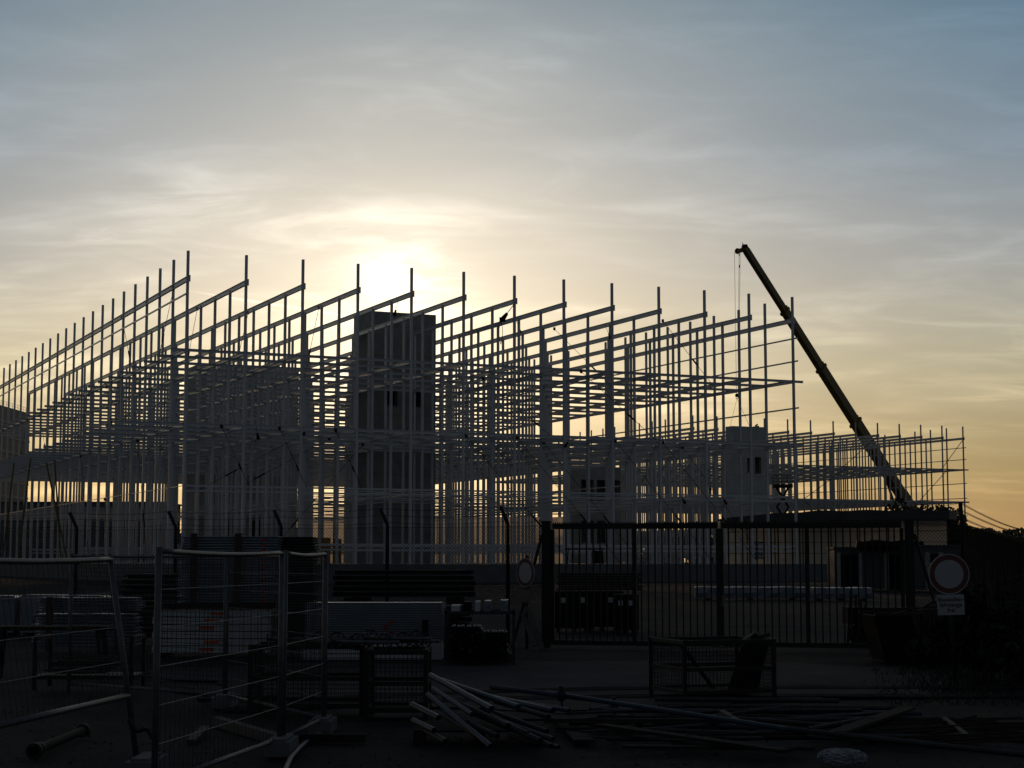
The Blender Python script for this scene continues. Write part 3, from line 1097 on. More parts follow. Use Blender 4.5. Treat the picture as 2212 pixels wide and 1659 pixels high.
def fence(name, label, pts, arm, ends):
    t = thing(name, label, 'fence', pts[0])
    H = 2.62
    for p in pts[ends[0]:ends[1]]:
        m = MB()
        m.path([p, p + Vector((0, 0, H - 0.03)), p + Vector((0, 0, H)) + arm * 0.02, p + arm + Vector((0, 0, H + 0.36))], 0.042, 10)
        m.build('post', M_IRON, t, smooth=True)
    wires = []
    for i in range(len(pts) - 1):
        a, b = pts[i], pts[i + 1]
        d = (b - a)
        ln = Vector((d.x, d.y, 0)).length
        m = MB()
        # chain link: two families of slanting wires, zigzag in depth
        st = 0.083
        Hm = H - 0.1
        nn = int((ln + Hm) / st)
        for fam in (1, -1):
            for q in range(nn):
                s0 = q * st - Hm
                x0, x1 = max(0, s0), min(ln, s0 + Hm)
                if x1 - x0 < 0.03:
                    continue
                z0, z1 = (x0 - s0), (x1 - s0)
                if fam < 0:
                    z0, z1 = Hm - z0, Hm - z1
                m.bar(a + d * (x0 / ln) + Vector((0, 0.003 * fam, 0.05 + z0)), a + d * (x1 / ln) + Vector((0, 0.003 * fam, 0.05 + z1)), 0.0042, 0.0042)
        m.build('chain_link_panel', M_IRON, t)
        w = MB()
        for zz in (0.06, 1.3, 2.55):
            w.bar(a + Vector((0, 0, zz)), b + Vector((0, 0, zz)), 0.007, 0.007)
        w.build('tension_wire', M_IRON, t)
        for u in (0.15, 0.58, 0.98):
            w = MB()
            n = 14
            q = []
            for s in range(n + 1):
                f = s / n
                q.append((a + arm * u).lerp(b + arm * u, f) + Vector((0, 0, H + 0.36 * u - 0.10 * 4 * f * (1 - f) * 0.6)))
            w.path(q, 0.0042, 4)
            for s in range(int(ln / 0.14)):
                f = (s + 0.5) / int(ln / 0.14)
                c = (a + arm * u).lerp(b + arm * u, f) + Vector((0, 0, H + 0.36 * u - 0.10 * 4 * f * (1 - f) * 0.6))
                w.bar(c - Vector((0.012, 0, 0.022)), c + Vector((0.012, 0, 0.022)), 0.004, 0.004)
            w.build('barbed_wire', M_IRON, t)
    return t


pts = [G(px, 1213 + EYE * F / d) for px, d in run] + [gpt(1171, 0)]
fence('chain_link_fence', 'chain link fence with cranked posts and barbed wire left of the gate', pts, Vector((-0.155, -0.12, 0)), (0, 6))
pr = G(2085, 1213 + EYE * F / 34.6)
pr2 = G(2206, 1213 + EYE * F / 62)
pr3 = G(2330, 1213 + EYE * F / 95)
fence('chain_link_fence', 'chain link fence with barbed wire right of the gate', [gpt(1971, 0), pr, pr2, pr3], Vector((-0.06, -0.15, 0)), (1, 4))

# ------------------------------------------------------------------ traffic signs


def disc(mb, c, n, r0, r1, t, seg=48):
    x, y, d = MB.frame((0, 0, 0), n)
    vs = []
    for off in (-t / 2, t / 2):
        for r in ((r0, r1) if r0 > 0 else (r1,)):
            for i in range(seg):
                a = 2 * math.pi * i / seg
                vs.append(Vector(c) + d * off + (x * math.cos(a) + y * math.sin(a)) * r)
    fs = []
    if r0 > 0:
        A0, A1, B0, B1_ = 0, seg, 2 * seg, 3 * seg
        for i in range(seg):
            j = (i + 1) % seg
            fs += [(A0 + i, A0 + j, A1 + j, A1 + i), (B0 + j, B0 + i, B1_ + i, B1_ + j), (A1 + i, A1 + j, B1_ + j, B1_ + i), (A0 + j, A0 + i, B0 + i, B0 + j)]
    else:
        for i in range(seg):
            j = (i + 1) % seg
            fs.append((i, j, seg + j, seg + i))
        fs += [tuple(range(seg))[::-1], tuple(range(seg, 2 * seg))]
    mb.add(vs, fs)


def text_mesh(body, size, mtl, name, M, parent):
    cu = bpy.data.curves.new(name, 'FONT')
    cu.body = body
    cu.size = size
    cu.align_x = 'CENTER'
    cu.align_y = 'CENTER'
    cu.space_line = 0.92
    cu.offset = 0.0015
    cu.extrude = 0.001
    tmp = bpy.data.objects.new(name, cu)
    me = bpy.data.meshes.new_from_object(tmp)
    bpy.data.objects.remove(tmp)
    me.materials.clear()
    me.materials.append(mtl)
    o = bpy.data.objects.new(name, me)
    COL.objects.link(o)
    o.parent = parent
    o.matrix_world = M
    o.matrix_parent_inverse = Matrix.Translation(-parent.location)
    o.matrix_basis = M
    return o


def sign(base, top, c, nrm, name, label, plate, words, post_r=0.03, front_red=True):
    t = thing(name, label, 'traffic sign', base, 'no entry for vehicles signs')
    n = Vector(nrm).normalized()
    m = MB()
    m.tube(base, top, post_r, 12)
    m.build('post', M_GALVD, t, smooth=True)
    cc = Vector(c)
    m = MB()
    disc(m, cc - n * 0.0, n, 0.285, 0.30, 0.012)
    m.build('rim', M_SIGNW, t)
    m = MB()
    disc(m, cc + n * 0.001, n, 0.212, 0.285, 0.010)
    m.build('red_ring', M_SIGNR, t)
    m = MB()
    disc(m, cc + n * 0.0, n, 0, 0.212, 0.010)
    m.build('white_face', M_SIGNW, t)
    if plate:
        pc, pw, ph = plate
        pc = Vector(pc)
        x = Vector((n.y, -n.x, 0)) * -1
        x = Vector((0, 0, 1)).cross(n).normalized()
        R3 = Matrix((x, Vector((0, 0, 1)), n)).transposed()
        Rr = R3 @ Matrix.Rotation(R(1.5), 3, 'Z')
        m = MB()
        m.box(pc, (pw, ph, 0.01), M=Rr)
        pl = m.build('plate', M_SIGNW if words else M_SIGNY, t)
        m = MB()
        for s in (-1, 1):
            m.box(pc + Rr @ Vector((0, s * (ph / 2 - 0.014), 0.006)), (pw - 0.02, 0.007, 0.004), M=Rr)
            m.box(pc + Rr @ Vector((s * (pw / 2 - 0.014), 0, 0.006)), (0.007, ph - 0.036, 0.004), M=Rr)
        m.build('border', M_SIGNK, t).parent = t
        if words:
            T4 = Matrix.Translation(pc + n * 0.007) @ Rr.to_4x4()
            text_mesh(words, 0.085, M_SIGNK, 'lettering', T4, t)
    return t


bs = G(2064, 1476)
D_ = bs.y
cs = P(2050, 1240, D_ - 0.06)
sign(bs, P(2049, 1190, D_), cs, (-0.10, -1, 0.0), 'traffic_sign', 'round white sign with red ring above a lettered plate, right of the gate',
     (P(2054, 1306.5, D_ - 0.06), 0.395, 0.30), 'Baustellen-\nfahrzeuge\nfrei')
bs = gpt(1135, 0) - Vector((0, 0.5, 0))
cs = P(1135, 1237, bs.y - 0.05)
sign(bs, Vector((bs.x, bs.y, cs.z + 0.36)), cs, (-0.78, -0.62, 0.0), 'traffic_sign', 'round white sign with red ring turned sideways, left of the gate post',
     (P(1132, 1288, bs.y - 0.05), 0.40, 0.26), None)
t = thing('leaning_plank', 'two pale boards leaning on the sideways sign left of the gate post', 'boards', G(1165, 1408))
for (ax, ay), (bx, by) in (((1140, 1312), (1172, 1404)), ((1130, 1325), (1155, 1396))):
    m = MB()
    m.bar(P(ax, ay, bs.y - 0.1), P(bx, by, bs.y - 0.7), 0.11, 0.025)
    m.build('board', M_WOODL, t)

# ------------------------------------------------------------------ mobile mesh fence panels in the foreground


def mesh_panel(p0, p1, label, top=1.88, bottom=0.14, sv=0.11, sh=0.29, lean=0.0, bot1=None, mwire=M_GALVD, rt=0.021, rt2=None, postlow=0.0, hwire=M_GALV, group='mobile mesh fence panels'):
    p0, p1 = Vector(p0), Vector(p1)
    t = thing('mesh_fence', label, 'mesh fence', p0, group)
    ln = (p1 - p0).length
    d = (p1 - p0).normalized()

    def q(u, z):
        return p0 + d * (u * ln) + Vector((lean * (top - z), 0, z))
    for u in (0, 1):
        m = MB()
        m.tube(q(u, postlow), q(u, top + 0.03), 0.026, 10)
        m.build('post', M_GALV, t, smooth=True)
    m = MB()
    n = 10
    m.path([q(i / n, top - 0.02 * math.sin(math.pi * i / n)) for i in range(n + 1)], rt, 10)
    m.build('top_rail', M_GALV, t, smooth=True)
    m = MB()
    m.tube(q(0, bottom), q(1, bottom), rt, 10)
    m.build('bottom_rail', M_GALV, t, smooth=True)
    m = MB()
    nv_ = int(ln / sv)
    for i in range(1, nv_):
        m.bar(q(i / nv_, bottom), q(i / nv_, top - 0.01), 0.0042, 0.0042)
    m.build('upright_wires', mwire, t)
    m = MB()
    nh = max(2, int((top - bottom) / sh))
    for i in range(1, nh):
        z = bottom + (top - bottom) * i / nh
        m.tube(q(0, z) - Vector((0, 0.006, 0)), q(1, z) - Vector((0, 0.006, 0)), 0.0036, 6)
    m.build('level_wires', hwire, t)
    return t


def GX(px, Y):
    return Vector(((px - 1106) / F * Y, Y, 0))


mesh_panel(GX(347, 13.2), GX(612, 16.6), 'near mesh fence panel running back between two grey posts at lower left')
mesh_panel(GX(619, 16.7), GX(706, 18.7), 'short mesh fence panel between the post pair and the corner post')
mesh_panel(GX(704, 18.8), GX(495, 21.9), 'mesh fence panel running back left from the corner post', sv=0.055, sh=0.20, mwire=M_IRON)
mesh_panel(GX(492, 22.0), GX(160, 24.0), 'far fine mesh fence panel in front of the white board stack', sv=0.055, sh=0.055, mwire=M_IRON, hwire=M_IRON)
mesh_panel(GX(-120, 12.3), GX(243, 15.8), 'tilted mesh fence panel with leaning end post at the left edge', lean=0.155, bottom=0.60, top=1.82, rt=0.026)
# concrete feet of the panels
for p, lab in ((GX(616, 16.6), 'concrete fence foot under the grey post pair'), (GX(703, 18.7), 'concrete fence foot under the corner post of the mesh fence'), (GX(494, 21.9), 'concrete fence foot under the far post of the mesh fence'), (GX(330, 15.0), 'concrete fence foot near the leaning end post')):
    m = MB()
    m.box(p + Vector((0, 0, 0.07)), (0.24, 0.68, 0.13))
    m.box(p + Vector((0, 0, 0.145)), (0.16, 0.56, 0.03))
    tag(m.build('fence_block', M_SLAB, loc=p), lab, 'fence block', 'feet of the mesh fence')
# clamp chain between the panels
m = MB()
m.path([GX(290, 15.7) + Vector((0.03 * i, -0.01 * i, 0.36 + 0.03 * math.cos(i * 1.1) - 0.012 * i)) for i in range(9)], 0.02, 6)
tag(m.build('clamp_chain', M_IRON), 'dark chain tying the leaning fence post to its neighbour', 'chain')
# curved hose in front
hp = [G(706, 1578), G(690, 1590), G(665, 1607), G(645, 1624), G(628, 1644), G(618, 1668), G(616, 1700)]
m = MB()
m.path([p + Vector((0, 0, 0.03)) for p in hp], 0.023, 10)
tag(m.build('hose', M_GALV, smooth=True), 'pale curved hose on the ground by the corner fence post', 'hose')

# ------------------------------------------------------------------ stacks of decks and boards
TRI = (1, 1, 1)


def deck_mesh(w, d, h, lip=0.35):
    """steel plank seen from the side: channel with folded lips and end hooks"""
    m = MB()
    m.box((0, 0, h * 0.80), (w, d, h * 0.36))
    for s in (-1, 1):
        m.box((0, s * (d / 2 - 0.24), h * 0.31), (w, 0.012, h * 0.60))
    for s in (-1, 1):
        for y in (-0.3, 0.3):
            m.box((s * (w / 2 + 0.03), y * d, h * 0.55), (0.06, 0.035, h * 0.4))
    return m


def deck_stack(px0, px1, D, z0, n, pitch, m_, name, label, cat, group, rz=0.0, depth=0.62, jit=0.02, tilt=0.0):
    a, b = GX(px0, D), GX(px1, D)
    w = (b - a).length
    proto = None
    rr = random.Random(int(px0))
    for i in range(n):
        loc = (a + b) / 2 + Vector((rr.uniform(-jit, jit), depth / 2 + rr.uniform(-jit, jit) * 0.5, z0 + i * pitch))
        if proto is None:
            proto = deck_mesh(w, depth, pitch * 0.97).build(name, m_)
            tag(proto, label, cat, group)
            o = proto
        else:
            o = dup(proto)
        o.location = loc
        o.rotation_euler = (0, 0, rz + rr.uniform(-0.004, 0.004))
    return a, b


def strap(px, D, z0, z1, label, m_, w=0.10, group=None, rz=0):
    p = GX(px, D)
    m = MB()
    m.bar(p + Vector((0, -0.03, z0)), p + Vector((0, -0.03, z1)), w, 0.03, up=Vector((0, 1, 0)))
    m.box(p + Vector((0, 0.3, z1 + 0.012)), (w, 0.7, 0.02))
    tag(m.build('stack_post', m_, loc=p), label, 'stack post', group)


# white boards with the tall stack of blue grey decks on top
WB = 33.2
for i in range(6):
    z0 = 0.08 + i * 0.135
    p = (GX(336, WB) + GX(588, WB)) / 2
    m = MB()
    w = (588 - 336) / F * WB
    m.box(p + Vector((0.02 * (i % 2), 0.4, z0 + 0.062)), (w, 0.8, 0.118))
    o = m.build('white_board', M_WHITE, loc=p + Vector((0, 0, z0)))
    tag(o, 'thick white board in the pile under the tall deck stack', 'board', 'white boards under the tall deck stack')
    if i not in (2,):
        mk = MB()
        mk.box(p + Vector((-0.08 + 0.10 * ((i * 7) % 3), -0.003, z0 + 0.062)), (0.28, 0.004, 0.06))
        oo = mk.build('orange_mark', M_ORNG)
        oo.parent = o
        oo.matrix_parent_inverse = Matrix.Translation(-o.location)
for s in (0, 1):
    p = GX(360 + 200 * s, WB)
    m = MB()
    m.box(p + Vector((0, 0.4, 0.04)), (0.12, 0.85, 0.08))
    tag(m.build('bearer', M_WOOD, loc=p), 'dark timber bearer on the ground under the white boards', 'bearer', 'bearers under the white boards')
m = MB()
p = (GX(340, WB) + GX(586, WB)) / 2
m.box(p + Vector((0, 0.4, 0.955)), ((586 - 336) / F * WB, 0.84, 0.10))
tag(m.build('timber_plank', M_WOOD, loc=p), 'dark timber sheet between the white boards and the tall deck stack', 'plank')
deck_stack(392, 602, WB, 1.005, 25, 0.051, M_DECK, 'scaffold_deck', 'blue grey steel scaffold deck in the tall strapped stack on the white boards', 'scaffold deck', 'decks of the tall stack', depth=0.66, jit=0.03)
strap(517, WB, 1.0, 2.31, 'dark brown post strapped to the middle of the tall deck stack', M_BROWN, 0.13)
strap(412 + 10, WB, 1.0, 2.31, 'dark brown post strapped to the left part of the tall deck stack', M_BROWN, 0.12)
for i in range(12):
    p = GX(571, WB)
    m = MB()
    m.box(p + Vector((0, -0.012, 1.06 + i * 0.105)), (0.085, 0.012, 0.04))
    m.box(p + Vector((0.0, -0.008, 1.06 + i * 0.105)), (0.05, 0.02, 0.02))
    tag(m.build('red_tag', M_RED, loc=p), 'red tag on a deck end of the tall stack', 'tag', 'red tags on the tall stack')
deck_stack(607, 678, WB + 0.2, 0.10, 41, 0.053, M_GALVD, 'scaffold_deck', 'short dark deck in the stack right of the tall blue grey stack', 'scaffold deck', 'short dark decks right of the tall stack', jit=0.02)
# layered stack behind the leaning post
deck_stack(84, 296, 34.8, 0.10, 10, 0.066, M_DECK, 'scaffold_deck', 'blue grey deck in the lower tier of the left stack', 'scaffold deck', 'decks of the left stack lower tier', rz=R(-2.5), jit=0.05)
deck_stack(88, 300, 34.6, 0.80, 6, 0.048, M_DECK, 'scaffold_deck', 'blue grey deck in the upper tier of the left stack', 'scaffold deck', 'decks of the left stack upper tier', rz=R(-2.5), jit=0.04)
strap(116, 34.4, 0.05, 1.10, 'dark red post on the left blue grey deck stack', M_BROWN, 0.13)
strap(262, 34.3, 0.05, 1.02, 'dark red post on the right end of the left deck stack', M_BROWN, 0.10)
# plates behind
deck_stack(268, 388, 37.6, 0.16, 12, 0.115, M_GALVD, 'steel_plate', 'dull grey plate in the loose stack behind the leaning fence post', 'plate', 'plates behind the leaning fence post', jit=0.10)
# aluminium decks on white boxes
AL = 31.8
for i in range(3):
    p = (GX(655, AL) + GX(956, AL)) / 2
    w = (956 - 655) / F * AL
    m = MB()
    m.box(p + Vector((0, 0.36, 0.03 + i * 0.105 + 0.05)), (w, 0.72, 0.1))
    tag(m.build('white_slab', M_WHITE, loc=p + Vector((0, 0, 0.03 + i * 0.105))), 'long white panel in the pile under the shiny tube deck stack', 'panel', 'white panels under the shiny deck stack')
a, b = deck_stack(668, 956, AL, 0.36, 17, 0.041, M_ALU, 'scaffold_deck', 'shiny blue grey aluminium deck in the stack right of the corner fence post', 'scaffold deck', 'decks of the shiny stack', depth=0.6, jit=0.008, rz=R(-0.4))
strap(920, AL - 0.02, 0.36, 0.72, 'black strap post on the right end of the shiny deck stack', M_BLACK, 0.10)
for i, (px, z) in enumerate([(846, 0.70), (838, 0.64), (835, 0.58), (848, 0.52), (839, 0.47), (862, 0.42)]):
    p = GX(px, AL)
    m = MB()
    m.box(p + Vector((0, -0.012, z)), (0.09, 0.012, 0.04))
    m.box(p + Vector((0.0, -0.008, z)), (0.05, 0.02, 0.02))
    tag(m.build('red_tag', M_RED, loc=p + Vector((0, 0, z))), 'red tag on the front of the shiny deck stack', 'tag', 'red tags on the shiny deck stack')
# dark steel beams in two tiers behind
for tier, (z0, rows, px0, px1) in enumerate(((1.08, 5, 738, 1012), (0.12, 7, 742, 1004))):
    proto = None
    rr = random.Random(tier + 40)
    for r in range(rows):
        for c in range(7):
            D = 35.6 + c * 0.115
            a, b = GX(px0, 36), GX(px1, 36)
            w = (b.x - a.x)
            if proto is None:
                m = MB()
                m.sweep((-w / 2, 0, 0.05), (w / 2, 0, 0.05), [(-0.045, -0.045), (0.045, -0.045), (0.045, -0.02), (-0.02, -0.02), (-0.02, 0.02), (0.045, 0.02), (0.045, 0.045), (-0.045, 0.045)])
                o = proto = m.build('steel_channel', M_IRON)
                tag(o, 'dark steel channel in the %s tier of the tidy pile behind the shiny decks' % ('upper' if tier == 0 else 'lower'), 'steel beam', 'channels of the %s tier' % ('upper' if tier == 0 else 'lower'))
            else:
                o = dup(proto)
            o.location = ((a.x + b.x) / 2 + rr.uniform(-0.16, 0.16), D, z0 + r * 0.112)
for i, px in enumerate((775, 985)):
    for z in (0.06, 1.0):
        p = GX(px, 36)
        m = MB()
        m.box(p + Vector((0, 0.05, z)), (0.5 if i == 0 else 0.35, 0.95, 0.12))
        m.box(p + Vector((0, 0.05, z + 0.061)), (0.3, 0.9, 0.006))
        tag(m.build('bearer', M_WOOD, loc=p + Vector((0, 0, z))), 'timber bearer under the %s tier of dark channels' % ('lower' if z < 0.5 else 'upper'), 'bearer', 'bearers under the dark channels')

# tube rack: tubes seen from their ends
RK = 30.6
a, b = GX(962, RK), GX(1112, RK)
t = thing('tube_rack', 'open steel rack full of tubes seen from their ends, left of the sideways sign', 'rack', ((a.x + b.x) / 2, RK, 0))
for x in (a.x + 0.02, b.x - 0.02):
    for yy in (0, 0.9):
        m = MB()
        m.bar((x, RK + yy, 0), (x, RK + yy, 0.95), 0.05, 0.05)
        m.build('upright', M_GALVD, t)
for yy in (0, 0.9):
    m = MB()
    m.bar((a.x, RK + yy, 0.905), (b.x, RK + yy, 0.905), 0.05, 0.045)
    m.build('top_bar', M_GALVD, t)
    m = MB()
    m.bar((a.x + 0.05, RK + yy, 0.09), (b.x - 0.05, RK + yy, 0.09), 0.08, 0.10)
    m.build('base_bar', M_RUST, t)
proto = None
rr = random.Random(11)
for r in range(11):
    cnt = 19 if r < 9 else 10
    for c in range(cnt):
        x = a.x + 0.11 + c * 0.053 + (0.026 if r % 2 else 0)
        if x > b.x - 0.09:
            continue
        if proto is None:
            m = MB()
            m.pipe((0, 0, 0), (0, 1.3, 0), 0.0245, 0.2, 9)
            o = proto = m.build('steel_tube', M_GALVD, smooth=True)
            tag(o, 'dull steel tube packed in the open rack, end towards the viewer', 'tube', 'tubes in the open rack')
        else:
            o = dup(proto)
        o.location = (x, RK - 0.15 + rr.uniform(-0.13, 0.13), 0.17 + r * 0.047)
        o.rotation_euler = (0, 0, rr.uniform(-0.03, 0.03))
# odds and ends on and behind the rack
for i, (px, w, h, mm, lab) in enumerate([(985, 0.16, 0.10, M_WHITE, 'small pale box on the tube rack, leftmost'), (1010, 0.13, 0.16, M_BLACK, 'small black box with round hole on the tube rack'), (1032, 0.09, 0.17, M_WHITE, 'upright pale box on the tube rack'), (1054, 0.11, 0.18, M_WRAP, 'larger upright pale box on the tube rack'), (1090, 0.13, 0.19, M_WRAP, 'pale blue box on the right end of the tube rack')]):
    p = GX(px, RK + 0.1)
    m = MB()
    m.box(p + Vector((0, 0.45, 0.93 + h / 2)), (w, 0.9, h))
    m.box(p + Vector((0, -0.004, 0.93 + h * 0.55)), (w * 0.7, 0.006, h * 0.5))
    tag(m.build('small_box', mm, loc=p), lab, 'box', 'small boxes on the tube rack')

# pale foam blocks at far left
for i, (x0, x1, h, lab) in enumerate([(-40, 40, 0.98, 'pale blue wrapped block at the left edge, behind the left deck stack'), (52, 138, 1.0, 'pale blue wrapped block with a dark hose arching over it'), (145, 229, 0.98, 'pale blue wrapped block right of the one under the hose')]):
    D = 42
    a, b = GX(x0, D), GX(x1, D)
    w = b.x - a.x
    me = MB()
    n = 8
    vs, fs = [], []
    t = thing('wrapped_block', lab, 'block', ((a.x + b.x) / 2, D, 0), 'pale wrapped blocks at the left')
    m = MB()
    bm_pts = []
    r = 0.07
    prof = []
    for cx, cz, a0 in ((w / 2 - r, h - r, 0), (-w / 2 + r, h - r, 90), (-w / 2 + r, 0.1 + r, 180), (w / 2 - r, 0.1 + r, 270)):
        for s in range(5):
            an = R(a0 + s * 22.5)
            prof.append((cx + r * math.cos(an), cz + r * math.sin(an)))
    c = (a.x + b.x) / 2
    m.sweep((c, D, 0), (c, D + 0.9, 0), prof)
    m.build('block', M_WRAP, t)
    for s in (-0.35, 0, 0.35):
        m = MB()
        m.box((c + s * w, D + 0.45, 0.05), (0.1, 0.9, 0.1))
        m.build('bearer', M_WOOD, t)
m = MB()
m.path([P(72 + i * 9, 1342 - 50 * math.sin(min(1.0, i / 14) * math.pi) ** 0.6 if 0 < i < 14 else 1345, 41) for i in range(15)], 0.022, 8)
tag(m.build('hose', M_BLACK, smooth=True), 'dark hose arching over the pale wrapped block at the left', 'hose')

# trestle beam left of the stacks
t = thing('trestle', 'dark trestle with planks in front of the left deck stack', 'trestle', GX(120, 27))
m = MB()
m.box(GX(120, 27) + Vector((0, 0, 0.78)), (1.9, 0.6, 0.06))
m.build('top', M_WOOD, t)
for sx in (-0.85, 0.85):
    for sy in (-0.25, 0.25):
        m = MB()
        m.bar(GX(120, 27) + Vector((sx, sy, 0)), GX(120, 27) + Vector((sx * 0.9, sy * 0.7, 0.75)), 0.07, 0.07)
        m.build('leg', M_IRON, t)

# ------------------------------------------------------------------ mesh boxes


def wire_box(px0, px1, D, h, label, rz=0.0, depth=0.8, sv=0.05, mid=True, mm=M_IRON):
    a, b = GX(px0, D), GX(px1, D)
    w = (b - a).length
    c = (a + b) / 2
    t = thing('mesh_box', label, 'mesh box', c, 'wire mesh boxes')
    T = Matrix.Rotation(rz, 3, 'Z')

    def q(x, y, z):
        return c + T @ Vector((x, y + depth / 2 - depth / 2, z))
    hw, hd = w / 2, depth
    for x in (-hw, hw):
        for y in (0, hd):
            m = MB()
            m.bar(q(x, y, 0), q(x, y, h), 0.055, 0.055, up=Vector((0, 1, 0)))
            m.build('corner_post', mm, t)
    m = MB()
    for z in ((0.12, h * 0.52, h - 0.03) if mid else (0.12, h - 0.03)):
        for y in (0, hd):
            m.bar(q(-hw + 0.03, y, z), q(hw - 0.03, y, z), 0.035, 0.05)
        for x in (-hw, hw):
            m.bar(q(x, 0.03, z), q(x, hd - 0.03, z), 0.035, 0.05)
    m.build('rails', mm, t)
    m = MB()
    for y in (0, hd):
        n = int(w / sv)
        for i in range(1, n):
            x = -hw + w * i / n
            m.bar(q(x, y, 0.14), q(x, y, h - 0.06), 0.005, 0.005)
        n = int(h / sv)
        for i in range(3, n - 1):
            m.bar(q(-hw + 0.03, y + 0.005, h * i / n), q(hw - 0.03, y + 0.005, h * i / n), 0.005, 0.005)
    for x in (-hw, hw):
        n = int(hd / sv)
        for i in range(1, n):
            m.bar(q(x, hd * i / n, 0.14), q(x, hd * i / n, h - 0.06), 0.005, 0.005)
        n = int(h / sv)
        for i in range(3, n - 1):
            m.bar(q(x + 0.005, 0.03, h * i / n), q(x + 0.005, hd - 0.03, h * i / n), 0.005, 0.005)
    m.build('mesh_sides', mm, t)
    m = MB()
    m.box(q(0, hd / 2, 0.10), (w - 0.06, hd - 0.06, 0.03), rz)
    m.build('floor', M_WOOD, t)
    return t, q, hw


wire_box(548, 786, 20.6, 0.83, 'wide mesh box under the wheel nut jacks behind the mesh fence')
wire_box(796, 922, 20.0, 0.80, 'narrow mesh box under the wheel nut jacks left of the pipe pile')
t, q, hw = wire_box(1465, 1677, 22.8, 0.79, 'mesh box holding a leaning black trough in front of the gate', rz=R(20), depth=1.05)
m = MB()
p0 = P(1578, 1490, 23.3)
vs = [P(1572, 1490, 23.1), P(1636, 1494, 23.0), P(1662, 1385, 23.0), P(1690 - 60, 1368, 23.4), P(1604, 1385, 23.4), P(1600, 1400, 23.2)]
vs2 = [v + Vector((0.05, 0.28, 0.03)) for v in vs]
m.add(vs + vs2, [(5, 4, 3, 2, 1, 0), (6, 7, 8, 9, 10, 11)] + [(i, (i + 1) % 6, 6 + (i + 1) % 6, 6 + i) for i in range(6)])
tr_ = thing('trough', 'black trough standing tilted in the mesh box before the gate', 'trough', p0)
m.build('body', M_BLACK, tr_)
m = MB()
m.bar(P(1604, 1388, 23.05), P(1664, 1370, 22.95), 0.04, 0.04)
m.build('lip', M_IRON, tr_)
m = MB()
m.bar(P(1470, 1392, 22.95), P(1540, 1485, 23.6), 0.05, 0.03)
tag(m.build('loose_bar', M_RUST), 'rusty bar leaning inside the mesh box before the gate', 'bar')

# screw jacks with wheel nuts lying on the two mesh boxes
jack = None
for i, (px, D, rz, lab) in enumerate([(742, 20.2, 2, 0), (700, 20.35, -3, 0), (770, 20.5, 5, 0), (800, 20.15, -2, 0), (840, 20.3, 4, 0), (868, 20.2, -4, 0), (884, 20.4, 3, 0), (662, 20.4, 1, 0)]):
    p = GX(px, D + 0.25) + Vector((0, 0, 0.865))
    if jack is None:
        jack = thing('screw_jack', 'steel screw jack with spoked wheel nut lying on the mesh boxes', 'screw jack', p, 'wheel nut jacks on the mesh boxes')
        m = MB()
        m.tube((-0.42, 0, 0), (0.36, 0, 0), 0.022, 10)
        o = m.build('spindle', M_GALV, smooth=True)
        o.parent = jack
        m = MB()
        m.box((-0.43, 0, 0), (0.012, 0.14, 0.14))
        o = m.build('base_plate', M_GALVD)
        o.parent = jack
        m = MB()
        ring = [Vector((0.18 + 0.09 * math.cos(a) * 0.98, 0.02 * math.sin(a), 0.09 * math.sin(a))) for a in [x * math.pi / 10 for x in range(21)]]
        m.path(ring, 0.011, 6)
        for a in (0.3, 1.35, 2.4):
            m.bar(Vector((0.18 + 0.09 * math.cos(a), 0, 0.09 * math.sin(a))), Vector((0.18 - 0.09 * math.cos(a), 0, -0.09 * math.sin(a))), 0.014, 0.014)
        o = m.build('wheel_nut', M_IRON)
        o.parent = jack
        j = jack
    else:
        j = dup(jack)
    j.location = p + Vector((0, 0, 0.02 * (i % 3)))
    j.rotation_euler = (0, 0, R(rz))
m = MB()
p = GX(835, 20.5) + Vector((0, 0, 0.885))
m.box(p, (0.13, 0.09, 0.03))
m.tube(p + Vector((0, 0, 0.015)), p + Vector((0.0, 0, 0.04)), 0.02, 8)
tag(m.build('red_clamp', M_RED, loc=p), 'small red clamp lying among the wheel nut jacks', 'clamp')

